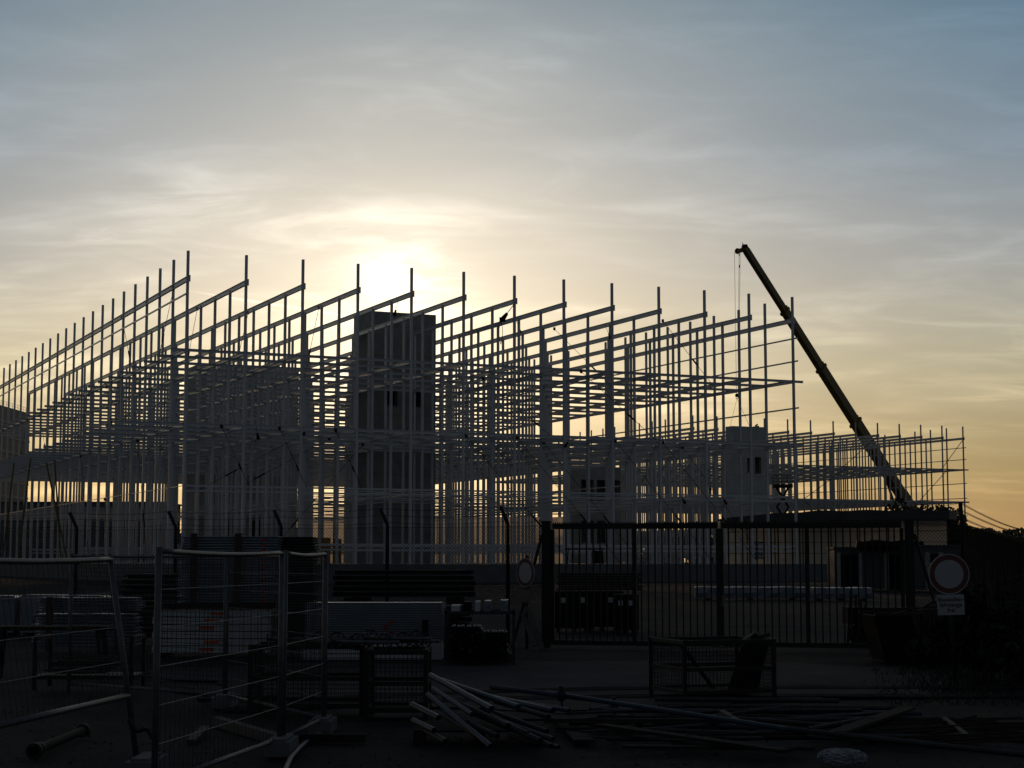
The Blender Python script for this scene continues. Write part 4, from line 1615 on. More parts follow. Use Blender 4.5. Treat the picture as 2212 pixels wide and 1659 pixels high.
# ------------------------------------------------------------------ pipe pile on a pallet
t = thing('pallet', 'wooden pallet under the heap of pipes in the foreground', 'pallet', G(1035, 1605))
pc = G(1035, 1612)
m = MB()
for i in range(6):
    m.box(pc + Vector((0, 0.15 + i * 0.17, 0.135)), (1.30, 0.11, 0.022))
m.build('deck_boards', M_WOOD, t)
for x in (-0.6, 0, 0.6):
    m = MB()
    m.box(pc + Vector((x, 0.57, 0.062)), (0.1, 1.0, 0.12))
    m.build('runner', M_WOOD, t)
PP = [  # x0,y0,D0, x1,y1,D1, radius, material
    (930, 1459, 18.6, 1062, 1531, 16.9, .036, 'b'), (955, 1470, 18.6, 1120, 1527, 17.0, .034, 'n'), (935, 1487, 18.2, 1020, 1543, 17.0, .030, 'n'),
    (924, 1500, 18.0, 1060, 1612, 16.2, .032, 'n'), (890, 1522, 17.2, 948, 1551, 16.6, .036, 'w'), (893, 1556, 16.8, 938, 1578, 16.3, .034, 'w'),
    (920, 1578, 16.6, 962, 1602, 16.1, .034, 'd'), (1030, 1500, 18.6, 1195, 1535, 17.2, .036, 'b'), (1080, 1510, 18.5, 1230, 1535, 17.6, .028, 'b'),
    (960, 1505, 18.0, 1098, 1568, 16.7, .032, 'd'), (990, 1520, 17.9, 1140, 1585, 16.6, .030, 'd'), (1010, 1535, 17.6, 1168, 1600, 16.4, .034, 'd'),
    (1040, 1530, 17.7, 1182, 1580, 16.7, .030, 'd'), (1060, 1545, 17.4, 1190, 1612, 16.3, .030, 'd'), (975, 1545, 17.4, 1075, 1590, 16.5, .030, 'd'),
    (950, 1540, 17.5, 1040, 1596, 16.5, .028, 'd'), (1090, 1560, 17.2, 1195, 1597, 16.5, .030, 'w'), (1100, 1590, 16.9, 1206, 1614, 16.3, .026, 'w'),
    (1070, 1515, 18.1, 1185, 1548, 17.1, .030, 'd'), (940, 1515, 17.8, 1010, 1560, 17.0, .026, 'd')]
mm = {'b': (M_BLUE, 'blue grey'), 'n': (M_BLUE, 'bluish'), 'w': (M_PIPEW, 'pale'), 'd': (M_GALVD, 'dull grey')}
for x0, y0, D0, x1, y1, D1, r, k in PP:
    a, b = P(x0, y0, D0), P(x1, y1, D1)
    a.z, b.z = max(a.z, r), max(b.z, r)
    m = MB()
    r *= 0.84
    m.pipe(a, b, r, 0.14, 16)
    tag(m.build('pipe', mm[k][0], loc=(a + b) / 2, smooth=False), '%s pipe in the heap on the pallet in the foreground' % mm[k][1], 'pipe', '%s pipes in the pallet heap' % mm[k][1])
LP = [  # long loose pipes lying to the right
    (1180, 1496, 20.0, 1700, 1575, 17.0, .034, 'b', 'long blue pipe running from the heap to the lower right, with a clamp'),
    (1700, 1575, 17.0, 2300, 1640, 15.2, .034, 'd', 'long dull pipe continuing to the lower right corner'),
    (1060, 1484, 20.3, 1120, 1491, 20.1, .038, 'w', 'white painted pipe end on top of the heap'),
    (1120, 1491, 20.1, 1285, 1512, 19.6, .034, 'b', 'deep blue pipe behind the white pipe end'),
    (1415, 1510, 22.4, 1812, 1514, 22.1, .040, 'd', 'long dark pipe on the ground in front of the mesh box, farthest of the row'),
    (1420, 1524, 21.4, 1960, 1530, 21.0, .036, 'd', 'long dark pipe on the ground, second of the row before the mesh box'),
    (1300, 1534, 20.6, 1990, 1541, 20.2, .036, 'n', 'long bluish pipe on the ground before the mesh box'),
    (1275, 1532, 20.9, 1335, 1526, 21.1, .030, 'w', 'short pale pipe stub with a clamp on the gravel'),
    (1230, 1560, 18.9, 1390, 1565, 18.7, .034, 'b', 'short deep blue pipe right of the pipe heap'),
    (1410, 1560, 19.0, 1640, 1572, 18.5, .034, 'b', 'deep blue pipe crossing under the long pipes'),
    (1340, 1580, 18.0, 1960, 1536, 20.4, .028, 'd', 'long dull pipe lying askew across the row of pipes'),
    (1290, 1558, 19.0, 2060, 1552, 19.3, .034, 'd', 'long dull pipe near the middle of the loose pipes'),
    (1310, 1596, 17.4, 2110, 1590, 17.6, .034, 'd', 'long dull pipe low among the loose pipes'),
    (1390, 1575, 18.2, 2000, 1604, 17.0, .030, 'd', 'thin dull pipe crossing low towards the right'),
    (1450, 1606, 17.0, 1760, 1616, 16.6, .030, 'd', 'short dull pipe nearest the viewer among the loose pipes'),
    (1540, 1548, 19.4, 2212, 1600, 17.2, .034, 'd', 'long dull pipe running off the right side of the picture')]
stack_z = {}
for i, (x0, y0, D0, x1, y1, D1, r, k, lab) in enumerate(LP):
    a, b = P(x0, y0, D0), P(x1, y1, D1)
    for v in (a, b):
        if v.z < r:
            v.z = r
    m = MB()
    r *= 0.78
    m.pipe(a, b, r, 0.14, 16)
    tag(m.build('pipe', mm[k][0], loc=(a + b) / 2), lab, 'pipe', 'loose long pipes in the foreground')
for (px, py, D, lab) in ((1212, 1503, 19.7, 'dark pipe clamp on the deep blue pipe'), (1326, 1527, 20.9, 'dark pipe clamp on the short pale stub')):
    p = P(px, py, D)
    m = MB()
    disc(m, p, (1, -0.3, 0), 0.03, 0.06, 0.06, 16)
    m.box(p + Vector((0, 0, 0.07)), (0.05, 0.05, 0.08))
    m.tube(p + Vector((0, -0.05, -0.04)), p + Vector((0.02, -0.06, -0.16)), 0.014, 8)
    tag(m.build('pipe_clamp', M_IRON, loc=p), lab, 'clamp', 'pipe clamps in the foreground')
for i, (a, b, w, lab, m_) in enumerate([(G(1190, 1540), G(1262, 1610), 0.20, 'wide dark board leaning at the right end of the pipe heap', M_WOOD),
                                       (G(1296, 1575, 0.12), G(1700, 1632, 0.06), 0.16, 'long dark board under the loose pipes', M_WOOD),
                                       (G(1560, 1545, 0.16), G(1600, 1570, 0.12), 0.06, 'short pale slat sticking out of the loose pipes', M_WOODL),
                                       (G(1960, 1538, 0.12), G(1806, 1592, 0.1), 0.18, 'dark brown board crossing the pipes at right', M_WOOD),
                                       (G(2040, 1560, 0.1), G(2100, 1606, 0.05), 0.05, 'pale slat on the pipes at far right', M_WOODL),
                                       (G(1345, 1622, 0.03), G(1720, 1626, 0.03), 0.12, 'dark timber on the ground nearest the viewer', M_WOOD)]):
    m = MB()
    a, b = Vector(a), Vector(b)
    m.bar(a + Vector((0, 0, 0.04)), b + Vector((0, 0, 0.04)), w, 0.03)
    m.box((a + b) / 2 + Vector((0, 0, 0.057)), (w * 0.3, 0.05, 0.006))
    tag(m.build('board', m_, loc=(a + b) / 2), lab, 'board', 'boards among the loose pipes')

rr = random.Random(91)
for i in range(46):
    px, py = rr.uniform(1215, 2190), 0
    py = rr.uniform(1545, 1618) + (px - 1700) * 0.012
    c = G(px, py)
    an = R(rr.choice((-9, -4, 3, 8, 14, 24, -18, 40)) + rr.uniform(-6, 6))
    ln = rr.uniform(0.35, 1.9)
    dv = Vector((math.cos(an), math.sin(an), rr.uniform(-0.02, 0.06))) * ln / 2
    c.z = rr.uniform(0.02, 0.10) + abs(dv.z)
    m = MB()
    w = rr.uniform(0.02, 0.05)
    if i % 3 == 0:
        m.pipe(c - dv, c + dv, w * 0.5, 0.2, 10)
    else:
        m.sweep(c - dv, c + dv, [(-w, -w * 0.4), (w, -w * 0.4), (w, -w * 0.1), (-w * 0.7, -w * 0.1), (-w * 0.7, w * 0.5), (-w, w * 0.5)])
    k3 = i % 3
    tag(m.build('scrap_bar', (M_GALVD, M_RUST, M_WOOD)[k3], loc=c), ('dull scrap tube lying in the low tangle of bars at lower right', 'rusty scrap angle bar lying in the low tangle at lower right', 'dark wooden scrap lath lying in the low tangle at lower right')[k3], 'scrap bar', ('scrap tubes', 'scrap angle bars', 'scrap laths')[k3] + ' in the tangle')

# plastic bag, lumpy shell
me = MB()
pb = G(1815, 1654)
nu, nv_ = 44, 24
vs, fs = [], []
rr = random.Random(5)
for j in range(nv_ + 1):
    for i in range(nu):
        th, ph = 2 * math.pi * i / nu, math.pi * j / nv_
        k = 1 + 0.20 * math.sin(3 * th + 1) * math.sin(ph) + 0.10 * abs(math.sin(5 * th + 1.3 * j)) + 0.08 * math.sin(11 * th - 2.1 * j) + rr.uniform(-0.06, 0.06)
        vs.append(pb + Vector((0.19 * k * math.sin(ph) * math.cos(th), 0.11 * k * math.sin(ph) * math.sin(th), 0.07 + 0.072 * k * math.cos(ph))))
for j in range(nv_):
    for i in range(nu):
        fs.append((j * nu + i, (j + 1) * nu + i, (j + 1) * nu + (i + 1) % nu, j * nu + (i + 1) % nu))
me.add(vs, fs)
tag(me.build('plastic_bag', M_BAG, loc=pb, smooth=False), 'crumpled clear plastic bag on the ground at the bottom right', 'plastic bag')

# steel prop and planks at lower left
t = thing('steel_prop', 'rusty telescopic prop lying on the ground at the lower left', 'prop', G(95, 1615))
a, b = G(75, 1622, 0.06), G(180, 1578, 0.06)
m = MB()
m.pipe(a, b, 0.045, 0.15, 14)
m.build('tube', M_RUST, t)
for q0, r in ((a, 0.075), (a.lerp(b, 0.09), 0.06), (b, 0.07)):
    m = MB()
    dd = (b - a).normalized()
    m.pipe(q0 - dd * 0.035, q0 + dd * 0.035, r, 0.3, 14)
    m.build('collar', M_IRON, t)
for (p0, p1, w, h, lab) in ((G(468, 1558, 0.05), G(610, 1600, 0.05), 0.10, 0.10, 'long pale squared timber on the ground behind the mesh fence corner'),
                            (G(412, 1602, 0.03), G(444, 1572, 0.06), 0.09, 0.04, 'short pale offcut of wood on the ground inside the fence'),
                            (G(430, 1512, 0.04), G(600, 1504, 0.04), 0.16, 0.05, 'dark plank lying on the gravel inside the fence'),
                            (G(618, 1594, 0.05), G(790, 1594, 0.05), 0.16, 0.08, 'dark plank on the ground right of the corner fence post')):
    m = MB()
    m.bar(p0, p1, w, h)
    m.box((p0 + p1) / 2 + Vector((0, 0, h / 2 + 0.002)), (w * 0.2, w * 0.2, 0.004))
    tag(m.build('timber_plank', M_WOODL if 'pale' in lab else M_WOOD, loc=(p0 + p1) / 2), lab, 'plank', 'timbers lying by the mesh fence')

# dark mesh trolley with boards at left middle
t = thing('board_trolley', 'dark trolley with loose boards behind the tilted fence panel', 'trolley', GX(190, 24))
c = GX(190, 24)
m = MB()
m.box(c + Vector((0, 0.4, 0.22)), (1.4, 0.8, 0.05))
m.build('platform', M_IRON, t)
for sx in (-0.66, 0.66):
    m = MB()
    m.bar(c + Vector((sx, 0, 0.05)), c + Vector((sx, 0, 0.75)), 0.05, 0.05)
    m.bar(c + Vector((sx, 0.8, 0.05)), c + Vector((sx, 0.8, 0.75)), 0.05, 0.05)
    m.bar(c + Vector((sx, 0, 0.75)), c + Vector((sx, 0.8, 0.75)), 0.05, 0.05)
    m.build('end_frame', M_IRON, t)
for i in range(7):
    m = MB()
    rr = random.Random(i)
    ax = rr.uniform(-0.6, -0.4)
    m.bar(c + Vector((ax, 0.15 + 0.08 * i, 0.275 + 0.03 * i)), c + Vector((-ax - rr.uniform(0, 0.2), 0.1 + 0.1 * i, 0.275 + 0.03 * i + rr.uniform(-0.02, 0.05))), 0.14, 0.025)
    o = m.build('board', M_WOODL if i in (2, 5) else M_WOOD, loc=c + Vector((0, 0, 0.27 + 0.03 * i)))
    tag(o, '%s board lying on the dark trolley behind the tilted fence panel' % ('pale' if i in (2, 5) else 'dark'), 'board', '%s boards on the trolley' % ('pale' if i in (2, 5) else 'dark'))

# ------------------------------------------------------------------ crane
tip, foot = P(1612, 541, 338), P(1985, 1128, 392)
t = thing('mobile_crane', 'yellow mobile crane with long telescopic boom raised behind the farther frame', 'crane', (foot.x, foot.y, 0))
bd = (tip - foot)
bl = bd.length
bdn = bd.normalized()
side = bdn.cross(Vector((0, 0, 1))).normalized()
upv = side.cross(bdn).normalized()
secs = [(0.0, 0.115, 2.55), (0.10, 0.40, 2.25), (0.385, 0.60, 1.95), (0.585, 0.80, 1.65), (0.785, 1.0, 1.32)]
for i, (u0, u1, w) in enumerate(secs):
    m = MB()
    m.bar(foot + bd * u0, foot + bd * u1, w * 0.75, w, up=upv)
    o = m.build('boom_section', M_CRANE, t)
    if i < 4 and i > 0:
        c = MB()
        q = foot + bd * u1
        c.bar(q - bdn * 0.5, q + bdn * 0.12, w * 0.9, w * 1.18, up=upv)
        c.box(q + upv * (w * 0.72), (0.4, 0.4, 0.5))
        c.build('collar', M_CRANE, t)
# boom head
m = MB()
side2 = Vector((-1, 0, 0))
hd0 = tip
m.bar(hd0 - bdn * 0.2, hd0 + bdn * 0.9, 0.9, 1.25, up=upv)
sx = -upv if upv.x > 0 else upv
fwd = Vector((-1, -0.05, -0.05)).normalized()
m.bar(hd0 + fwd * 0.2 + bdn * 0.25, hd0 + fwd * 1.9 + Vector((0, 0, -0.1)), 0.8, 0.75)
m.build('boom_head', M_CRANE, t)
for p, r in ((hd0 + fwd * 1.75 + Vector((0, 0, -0.05)), 0.55), (hd0 + fwd * 0.9 + Vector((0, 0, 0.1)), 0.42)):
    w_ = MB()
    disc(w_, p, (0, -1, 0), 0.12, r, 0.5, 24)
    w_.build('sheave', M_IRON, t)
m = MB()
q = hd0 + bdn * 0.9 + Vector((0.1, 0, 0.2))
m.box(q, (1.0, 0.6, 0.7))
m.bar(q + Vector((-0.3, 0, 0.2)), q + Vector((-0.45, 0, 0.75)), 0.12, 0.12)
m.bar(hd0 + fwd * 0.9 + Vector((0, 0, 0.4)), hd0 + fwd * 0.9 + Vector((0, 0, 0.95)), 0.1, 0.1)
m.build('head_light', M_IRON, t)
hook = P(1592, 858, tip.y)
hx = hd0 + fwd * 1.85
for dxx in (-0.28, 0.62, 0.85):
    m = MB()
    a = Vector((hx.x + dxx - 0.2, tip.y, hx.z - 0.3))
    b = Vector((hook.x + dxx * 0.35, tip.y, hook.z + 0.6))
    m.tube(a, b, 0.035, 6)
    m.build('hoist_rope', M_IRON, t)
m = MB()
m.tube(hook + Vector((0, -0.15, 0.35)), hook + Vector((0, 0.15, 0.35)), 0.38, 12)
m.path([hook + Vector((0.25 * math.sin(a), 0, -0.05 + 0.25 * math.cos(a))) for a in [x * 0.45 for x in range(0, 11)]], 0.07, 6)
m.build('hook_block', M_IRON, t)
m = MB()
m.box(hx + Vector((0.45, 0, -3.1)), (0.22, 0.15, 0.55))
m.tube(hx + Vector((0.45, 0, -0.3)), hx + Vector((0.4, 0, -1.0)), 0.1, 6)
m.build('limit_switch', M_IRON, t)
m = MB()
m.tube(hd0 + upv * 0.95 * (1 if upv.x > 0 else -1), foot + upv * 1.5 * (1 if upv.x > 0 else -1), 0.03, 6)
m.build('boom_rope', M_GALVD, t)
m = MB()
m.bar(Vector((foot.x + 2.5, foot.y, 3.6)), Vector((foot.x - 3.5, foot.y, 3.6)), 2.6, 2.4)
m.build('slewing_body', M_CRANE, t)
m = MB()
m.box((foot.x - 2, foot.y, 1.6), (13, 2.8, 1.4))
m.build('carrier', M_CRANE, t)
for x in (-6.5, -4.5, 0.5, 2.5):
    w_ = MB()
    w_.tube((foot.x - 1 + x, foot.y - 1.5, 0.7), (foot.x - 1 + x, foot.y + 1.5, 0.7), 0.7, 20)
    w_.build('wheel', M_BLACK, t)
c_ = MB()
a = foot + bd * 0.14 - upv * 1.2 * (1 if upv.x > 0 else -1)
c_.tube(Vector((foot.x - 2.2, foot.y, 4.0)), foot + bd * 0.22 - upv * (0.9 if upv.x > 0 else -0.9), 0.28, 10)
c_.build('lift_ram', M_GALVD, t)
# load on the hook
lp = P(1594, 926, tip.y)
t = thing('hanging_formwork', 'dark formwork panel hanging tilted from the crane hook above the narrow tower', 'formwork panel', lp)
m = MB()
pa, pb_ = P(1604, 930, tip.y - 0.5), P(1634, 922, tip.y + 0.5)
m.bar(pa, pb_, 2.2, 0.35)
m.bar(pb_ + Vector((-0.2, 0, 0.2)), pb_ + Vector((0.25, 0, 0.5)), 0.5, 0.3)
m.build('panel', M_BLACK, t)
for q in (P(1576, 926, tip.y), P(1621, 925, tip.y)):
    m = MB()
    m.tube(hook + Vector((0, 0, -0.25)), q, 0.03, 6)
    m.build('sling', M_IRON, t)

# ------------------------------------------------------------------ scissor lift beyond the near frame
SD = 285
c = P(1690, 1045, SD)
bx = c.x
t = thing('scissor_lift', 'scissor lift with railed platform raised right of the narrow tower', 'scissor lift', (bx, SD, 0))
zp = P(1698, 1050, SD).z
m = MB()
m.box((bx, SD, zp), (3.2, 1.7, 0.55))
m.build('platform', M_IRON, t)
m = MB()
for zz in (0.95, 1.5, 2.0):
    for y in (-0.8, 0.8):
        m.bar((bx - 1.55, SD + y, zp + zz - 0.2), (bx + 1.55, SD + y, zp + zz - 0.2), 0.05, 0.05)
for i in range(5):
    for y in (-0.8, 0.8):
        m.bar((bx - 1.55 + i * 0.775, SD + y, zp + 0.25), (bx - 1.55 + i * 0.775, SD + y, zp + 1.8), 0.05, 0.05)
m.build('guard_rail', M_IRON, t)
nst = 4
zb = 1.2
for i in range(nst):
    z0, z1 = zb + (zp - 0.3 - zb) * i / nst, zb + (zp - 0.3 - zb) * (i + 1) / nst
    for y in (-0.5, 0.5):
        for s in (-1, 1):
            m = MB()
            m.bar((bx - 0.95 * s, SD + y + 0.08 * s, z0), (bx + 0.95 * s, SD + y + 0.08 * s, z1), 0.1, 0.22)
            m.build('scissor_arm', M_IRON, t)
m = MB()
m.box((bx, SD, 0.85), (3.0, 1.7, 0.7))
m.build('chassis', M_IRON, t)
for sx in (-1, 1):
    for sy in (-1, 1):
        m = MB()
        m.tube((bx + sx * 1.1, SD + sy * 0.7, 0.45), (bx + sx * 1.1, SD + sy * 0.95, 0.45), 0.45, 16)
        m.build('wheel', M_BLACK, t)

# ------------------------------------------------------------------ worker on the farther frame


def person(loc, rz, label):
    """standing figure, one continuous skinned body"""
    J = [(0, 0, .96), (0, -.01, 1.2), (0, 0, 1.45), (0, 0.01, 1.54), (0, -.02, 1.66), (0, -.02, 1.76),
         (.10, 0, .92), (.12, -.03, .50), (.13, .03, .08), (.13, -.13, .04),
         (-.10, 0, .92), (-.13, .02, .50), (-.15, .06, .08), (-.15, -.10, .04),
         (.19, 0, 1.42), (.25, -.08, 1.15), (.20, -.32, 1.08), (.18, -.40, 1.07),
         (-.19, 0, 1.42), (-.27, -.02, 1.14), (-.27, -.18, .92), (-.27, -.23, .86)]
    E_ = [(0, 1), (1, 2), (2, 3), (3, 4), (4, 5), (0, 6), (6, 7), (7, 8), (8, 9), (0, 10), (10, 11), (11, 12), (12, 13), (2, 14), (14, 15), (15, 16), (16, 17), (2, 18), (18, 19), (19, 20), (20, 21)]
    Rr_ = [.15, .14, .16, .06, .10, .075, .09, .065, .045, .04, .09, .065, .045, .04, .065, .048, .036, .035, .065, .048, .036, .035]
    me_ = bpy.data.meshes.new('person')
    me_.from_pydata(J, E_, [])
    o = bpy.data.objects.new('person', me_)
    COL.objects.link(o)
    sk = o.modifiers.new('skin', 'SKIN')
    for v, r_ in zip(me_.skin_vertices[0].data, Rr_):
        v.radius = (r_, r_)
    me_.skin_vertices[0].data[0].use_root = True
    o.modifiers.new('sub', 'SUBSURF').levels = 2
    o.modifiers['sub'].render_levels = 2
    me_.materials.append(M_CLOTH)
    o.location = loc
    o.rotation_euler = (0, 0, rz)
    tag(o, label, 'person')
    h = MB()
    n, k = 14, 6
    vs = []
    for j in range(k + 1):
        for i in range(n):
            a, b = 2 * math.pi * i / n, (math.pi / 2) * j / k
            vs.append((0.125 * math.cos(b) * math.cos(a), -0.02 + 0.145 * math.cos(b) * math.sin(a), 1.74 + 0.12 * math.sin(b)))
    fs = [(j * n + i, j * n + (i + 1) % n, (j + 1) * n + (i + 1) % n, (j + 1) * n + i) for j in range(k) for i in range(n)]
    h.add(vs, fs)
    ho = h.build('helmet', M_YEL, smooth=True)
    ho.parent = o
    return o


kk = gp(C2, 2.15, 0, Z['l2'] + 0.226)
wp = P(1534, 1060, 1)
best = None
for i in range(0, 121):
    q = gp(C2, i * 0.05, 0.0, 0)
    d = abs(1106 + q.x / q.y * F - 1534)
    if best is None or d < best[0]:
        best = (d, q)
person(Vector((best[1].x, best[1].y, Z['l2'] + 0.224)), R(30), 'dark clad worker standing on the second floor beams of the farther frame')

# yellow inclined props at the left of the near frame
for i, ((x0, y0), (x1, y1), D, lab) in enumerate([((30, 1000), (6, 1205), 146, 'yellow slanting prop at the left edge of the near frame, leftmost'), ((66, 990), (38, 1215), 145, 'yellow slanting prop in the left bays of the near frame, second from left'),
                                                  ((100, 1000), (146, 1215), 145, 'yellow slanting prop leaning the other way in the left bays'), ((118, 995), (132, 1215), 147, 'steep yellow prop in the left bays of the near frame, rightmost')]):
    a, b = P(x0, y0, D), P(x1, y1, D)
    b.z = max(b.z, SLAB)
    t = thing('raking_prop', lab, 'prop', b, 'yellow props in the left bays')
    m = MB()
    m.tube(b, a, 0.075, 8)
    m.build('tube', M_YEL, t)
    m = MB()
    m.tube(b.lerp(a, 0.35), b.lerp(a, 0.55), 0.095, 8)
    m.build('sleeve', M_YEL, t)
    m = MB()
    m.box(b + Vector((0, 0, 0.03)), (0.4, 0.4, 0.06))
    m.build('base_plate', M_IRON, t)

# bright yellow door panels and materials standing on the slab
for (px, D, w, h, mm_, lab) in [(698, 160, 1.5, 2.4, M_ORNG, 'orange brown door panel standing on the slab left of the dark tower'), (730, 161, 0.8, 2.3, M_ORNG, 'narrow orange brown panel standing on the slab beside the dark tower')]:
    p = GX(px, D)
    m = MB()
    m.box(p + Vector((0, 0, SLAB + h / 2 + 0.01)), (w, 0.1, h))
    for s in (-1, 1):
        m.box(p + Vector((s * w * 0.3, 0.3, SLAB + 0.06)), (0.1, 0.9, 0.1))
    tag(m.build('leaning_sheet', mat('ochre_panel', (0.30, 0.15, 0.05), 0.6, 0, 0.2, 2), loc=p), lab, 'panel', 'orange brown panels on the slab')
t = thing('work_bench', 'dark work bench with tools on the slab behind the left gate leaf', 'bench', GX(1260, 150) + Vector((0, 0, SLAB)))
p = GX(1262, 150) + Vector((0, 0, SLAB))
m = MB()
m.box(p + Vector((0, 0, 1.3)), (3.4, 0.9, 0.12))
m.build('top', M_BLACK, t)
for sx in (-1.5, -0.5, 0.9, 1.6):
    m = MB()
    m.bar(p + Vector((sx, 0, 0)), p + Vector((sx * 0.94, 0, 1.25)), 0.1, 0.1)
    m.build('leg', M_IRON, t)
m = MB()
m.box(p + Vector((1.1, 0, 0.6)), (0.9, 0.7, 1.1))
m.build('cabinet', M_BLACK, t)

# ------------------------------------------------------------------ vegetation


def crown(mb, c, rx, ry, rz, n, s, rnd, holes=0.0):
    c = Vector(c)
    lobes = []
    for i in range(9):
        a = rnd.uniform(0, 2 * math.pi)
        e = rnd.uniform(-0.6, 1.0)
        lobes.append((c + Vector((rx * 0.62 * math.cos(a) * math.cos(e), ry * 0.62 * math.sin(a) * math.cos(e), rz * 0.62 * math.sin(e))), rnd.uniform(0.34, 0.6)))
    for i in range(n):
        lc, lr = lobes[i % len(lobes)]
        while True:
            v = Vector((rnd.uniform(-1, 1), rnd.uniform(-1, 1), rnd.uniform(-1, 1)))
            if v.length < 1:
                break
        v = v.normalized() * (v.length ** 0.45)
        p = lc + Vector((v.x * rx * lr, v.y * ry * lr, v.z * rz * lr))
        mb.quad(p, (rnd.uniform(-1, 1), rnd.uniform(-1, 1), rnd.uniform(-0.4, 1)), s * rnd.uniform(0.6, 1.3), rnd.uniform(0.45, 0.9), rnd.uniform(0, 3))


def tree(px, D, h, w, label, n=1500, leaf=0.28, seed=0):
    rnd = random.Random(seed)
    p = GX(px, D)
    t = thing('tree', label, 'tree', p, 'trees behind the hall')
    m = MB()
    m.path([p, p + Vector((0.1, 0, h * 0.25)), p + Vector((-0.1, 0.1, h * 0.5)), p + Vector((0.1, 0, h * 0.8))], 0.16, 8)
    for i in range(6):
        a = rnd.uniform(0, 6.28)
        z = h * rnd.uniform(0.3, 0.6)
        m.tube(p + Vector((0, 0, z)), p + Vector((math.cos(a) * w * 0.35, math.sin(a) * w * 0.35, z + h * 0.25)), 0.08, 6, 0.03)
    m.build('trunk', M_BARK, t)
    m = MB()
    crown(m, p + Vector((0, 0, h * 0.60)), w / 2, w / 2, h * 0.42, n, leaf, rnd)
    m.build('crown', M_LEAF, t)


tree(1955, 300, 12.9, 6.6, 'bushy dark tree just above the right end of the hall roof, leftmost of three', seed=1)
tree(1925, 305, 12.2, 3.6, 'small rounded treetop peeping over the hall roof beside the crane boom', seed=4, n=800)
tree(2010, 295, 11.6, 6.6, 'dark tree behind the right end of the hall', seed=2)
tree(2048, 290, 11.0, 6.4, 'bushy tree right of the hall beside the cranked fence post', seed=3)
# far-off woods on the horizon
rnd = random.Random(21)
m = MB()
for i in range(300):
    x = -190 + i * 1.05 + rnd.uniform(-1, 1)
    d = 470 + rnd.uniform(-14, 14)
    h = 9.0 + 0.9 * math.sin(x * 0.11) + 0.8 * math.sin(x * 0.31 + 1) + rnd.uniform(-0.8, 0.8)
    for q in range(66):
        z = h * (1 - rnd.random() ** 1.6 * 0.98)
        m.quad((x + rnd.uniform(-1.6, 1.6), d + rnd.uniform(-2, 2), z), (rnd.uniform(-1, 1), rnd.uniform(-1, 0.2), rnd.uniform(-0.3, 1)), rnd.uniform(0.5, 1.0), rnd.uniform(0.6, 1), rnd.uniform(0, 3))
o = m.build('distant_wood', M_LEAF)
o['kind'] = 'stuff'
tag(o, 'low far wood along the horizon seen through the steel frame', 'wood')
m = MB()
for i in range(170):
    x = 80 + i * 0.62 + rnd.uniform(-1, 1)
    d = 345 + rnd.uniform(-10, 10)
    h = 7.3 + 0.5 * math.sin(x * 0.23) + 0.45 * math.sin(x * 0.6 + 1) + rnd.uniform(-0.5, 0.5) + max(0, (x - 100) * 0.10)
    for q in range(95):
        z = h * (1 - rnd.random() ** 1.6 * 0.98)
        m.quad((x + rnd.uniform(-1.1, 1.1), d + rnd.uniform(-2, 2), z), (rnd.uniform(-1, 1), rnd.uniform(-1, 0.2), rnd.uniform(-0.3, 1)), rnd.uniform(0.35, 0.75), rnd.uniform(0.6, 1), rnd.uniform(0, 3))
o = m.build('distant_wood', M_LEAF)
o['kind'] = 'stuff'
tag(o, 'dark far wood on the horizon at the right edge', 'wood')


def bush(px, D, w, h, label, n=1600, seed=0, leaf=0.05):
    rnd = random.Random(seed)
    p = GX(px, D)
    t = thing('bush', label, 'bush', p, 'dark bushes at the right')
    m = MB()
    for i in range(26):
        a = rnd.uniform(0, 6.28)
        m.path([p + Vector((0.1 * math.cos(a), 0.1 * math.sin(a), 0)), p + Vector((0.25 * w * math.cos(a), 0.25 * w * math.sin(a), h * 0.5)), p + Vector((0.38 * w * math.cos(a), 0.38 * w * math.sin(a), h * rnd.uniform(0.85, 1.22)))], 0.010, 5)
    m.build('stems', M_BARK, t)
    m = MB()
    crown(m, p + Vector((0, 0, h * 0.5)), w / 2, w / 2, h * 0.52, n, leaf, rnd)
    m.build('leaves', M_LEAFD, t)


bush(2120, 26.5, 1.0, 1.45, 'dark leafy bush right of the lettered sign', seed=1, n=2200)
bush(2190, 25.0, 1.1, 1.25, 'dark bush at the right edge of the picture', seed=2, n=2200)
bush(2010, 29.5, 1.0, 0.9, 'low dark bush between the gate post and the lettered sign', seed=3, n=1500)
bush(2165, 30, 1.5, 1.55, 'tall dark bush behind the others at the right', seed=5, n=2600)
# weeds: ground cover
rnd = random.Random(33)
m = MB()
for i in range(4200):
    px, py = rnd.uniform(1860, 2330), 1405 + 120 * rnd.random() ** 1.4
    p = G(px, py)
    dens = min(1, max(0, (px - 1850) / 200)) * (1.0 if py < 1500 else 0.5)
    if rnd.random() > dens:
        continue
    hgt = rnd.uniform(0.03, 0.14) * (0.4 + dens * 0.8)
    lean = Vector((rnd.uniform(-0.6, 0.6) * hgt, rnd.uniform(-0.4, 0.4) * hgt, hgt))
    w = rnd.uniform(0.004, 0.012)
    m.add([p + Vector((-w, 0, 0)), p + Vector((w, 0, 0)), p + lean * 0.6 + Vector((w * 0.7, 0, 0)), p + lean, p + lean * 0.6 - Vector((w * 0.7, 0, 0))], [(0, 1, 2, 3, 4)])
o = m.build('weeds', M_LEAFD)
o['kind'] = 'stuff'
tag(o, 'dark weeds and dry grass on the ground at the right', 'weeds')
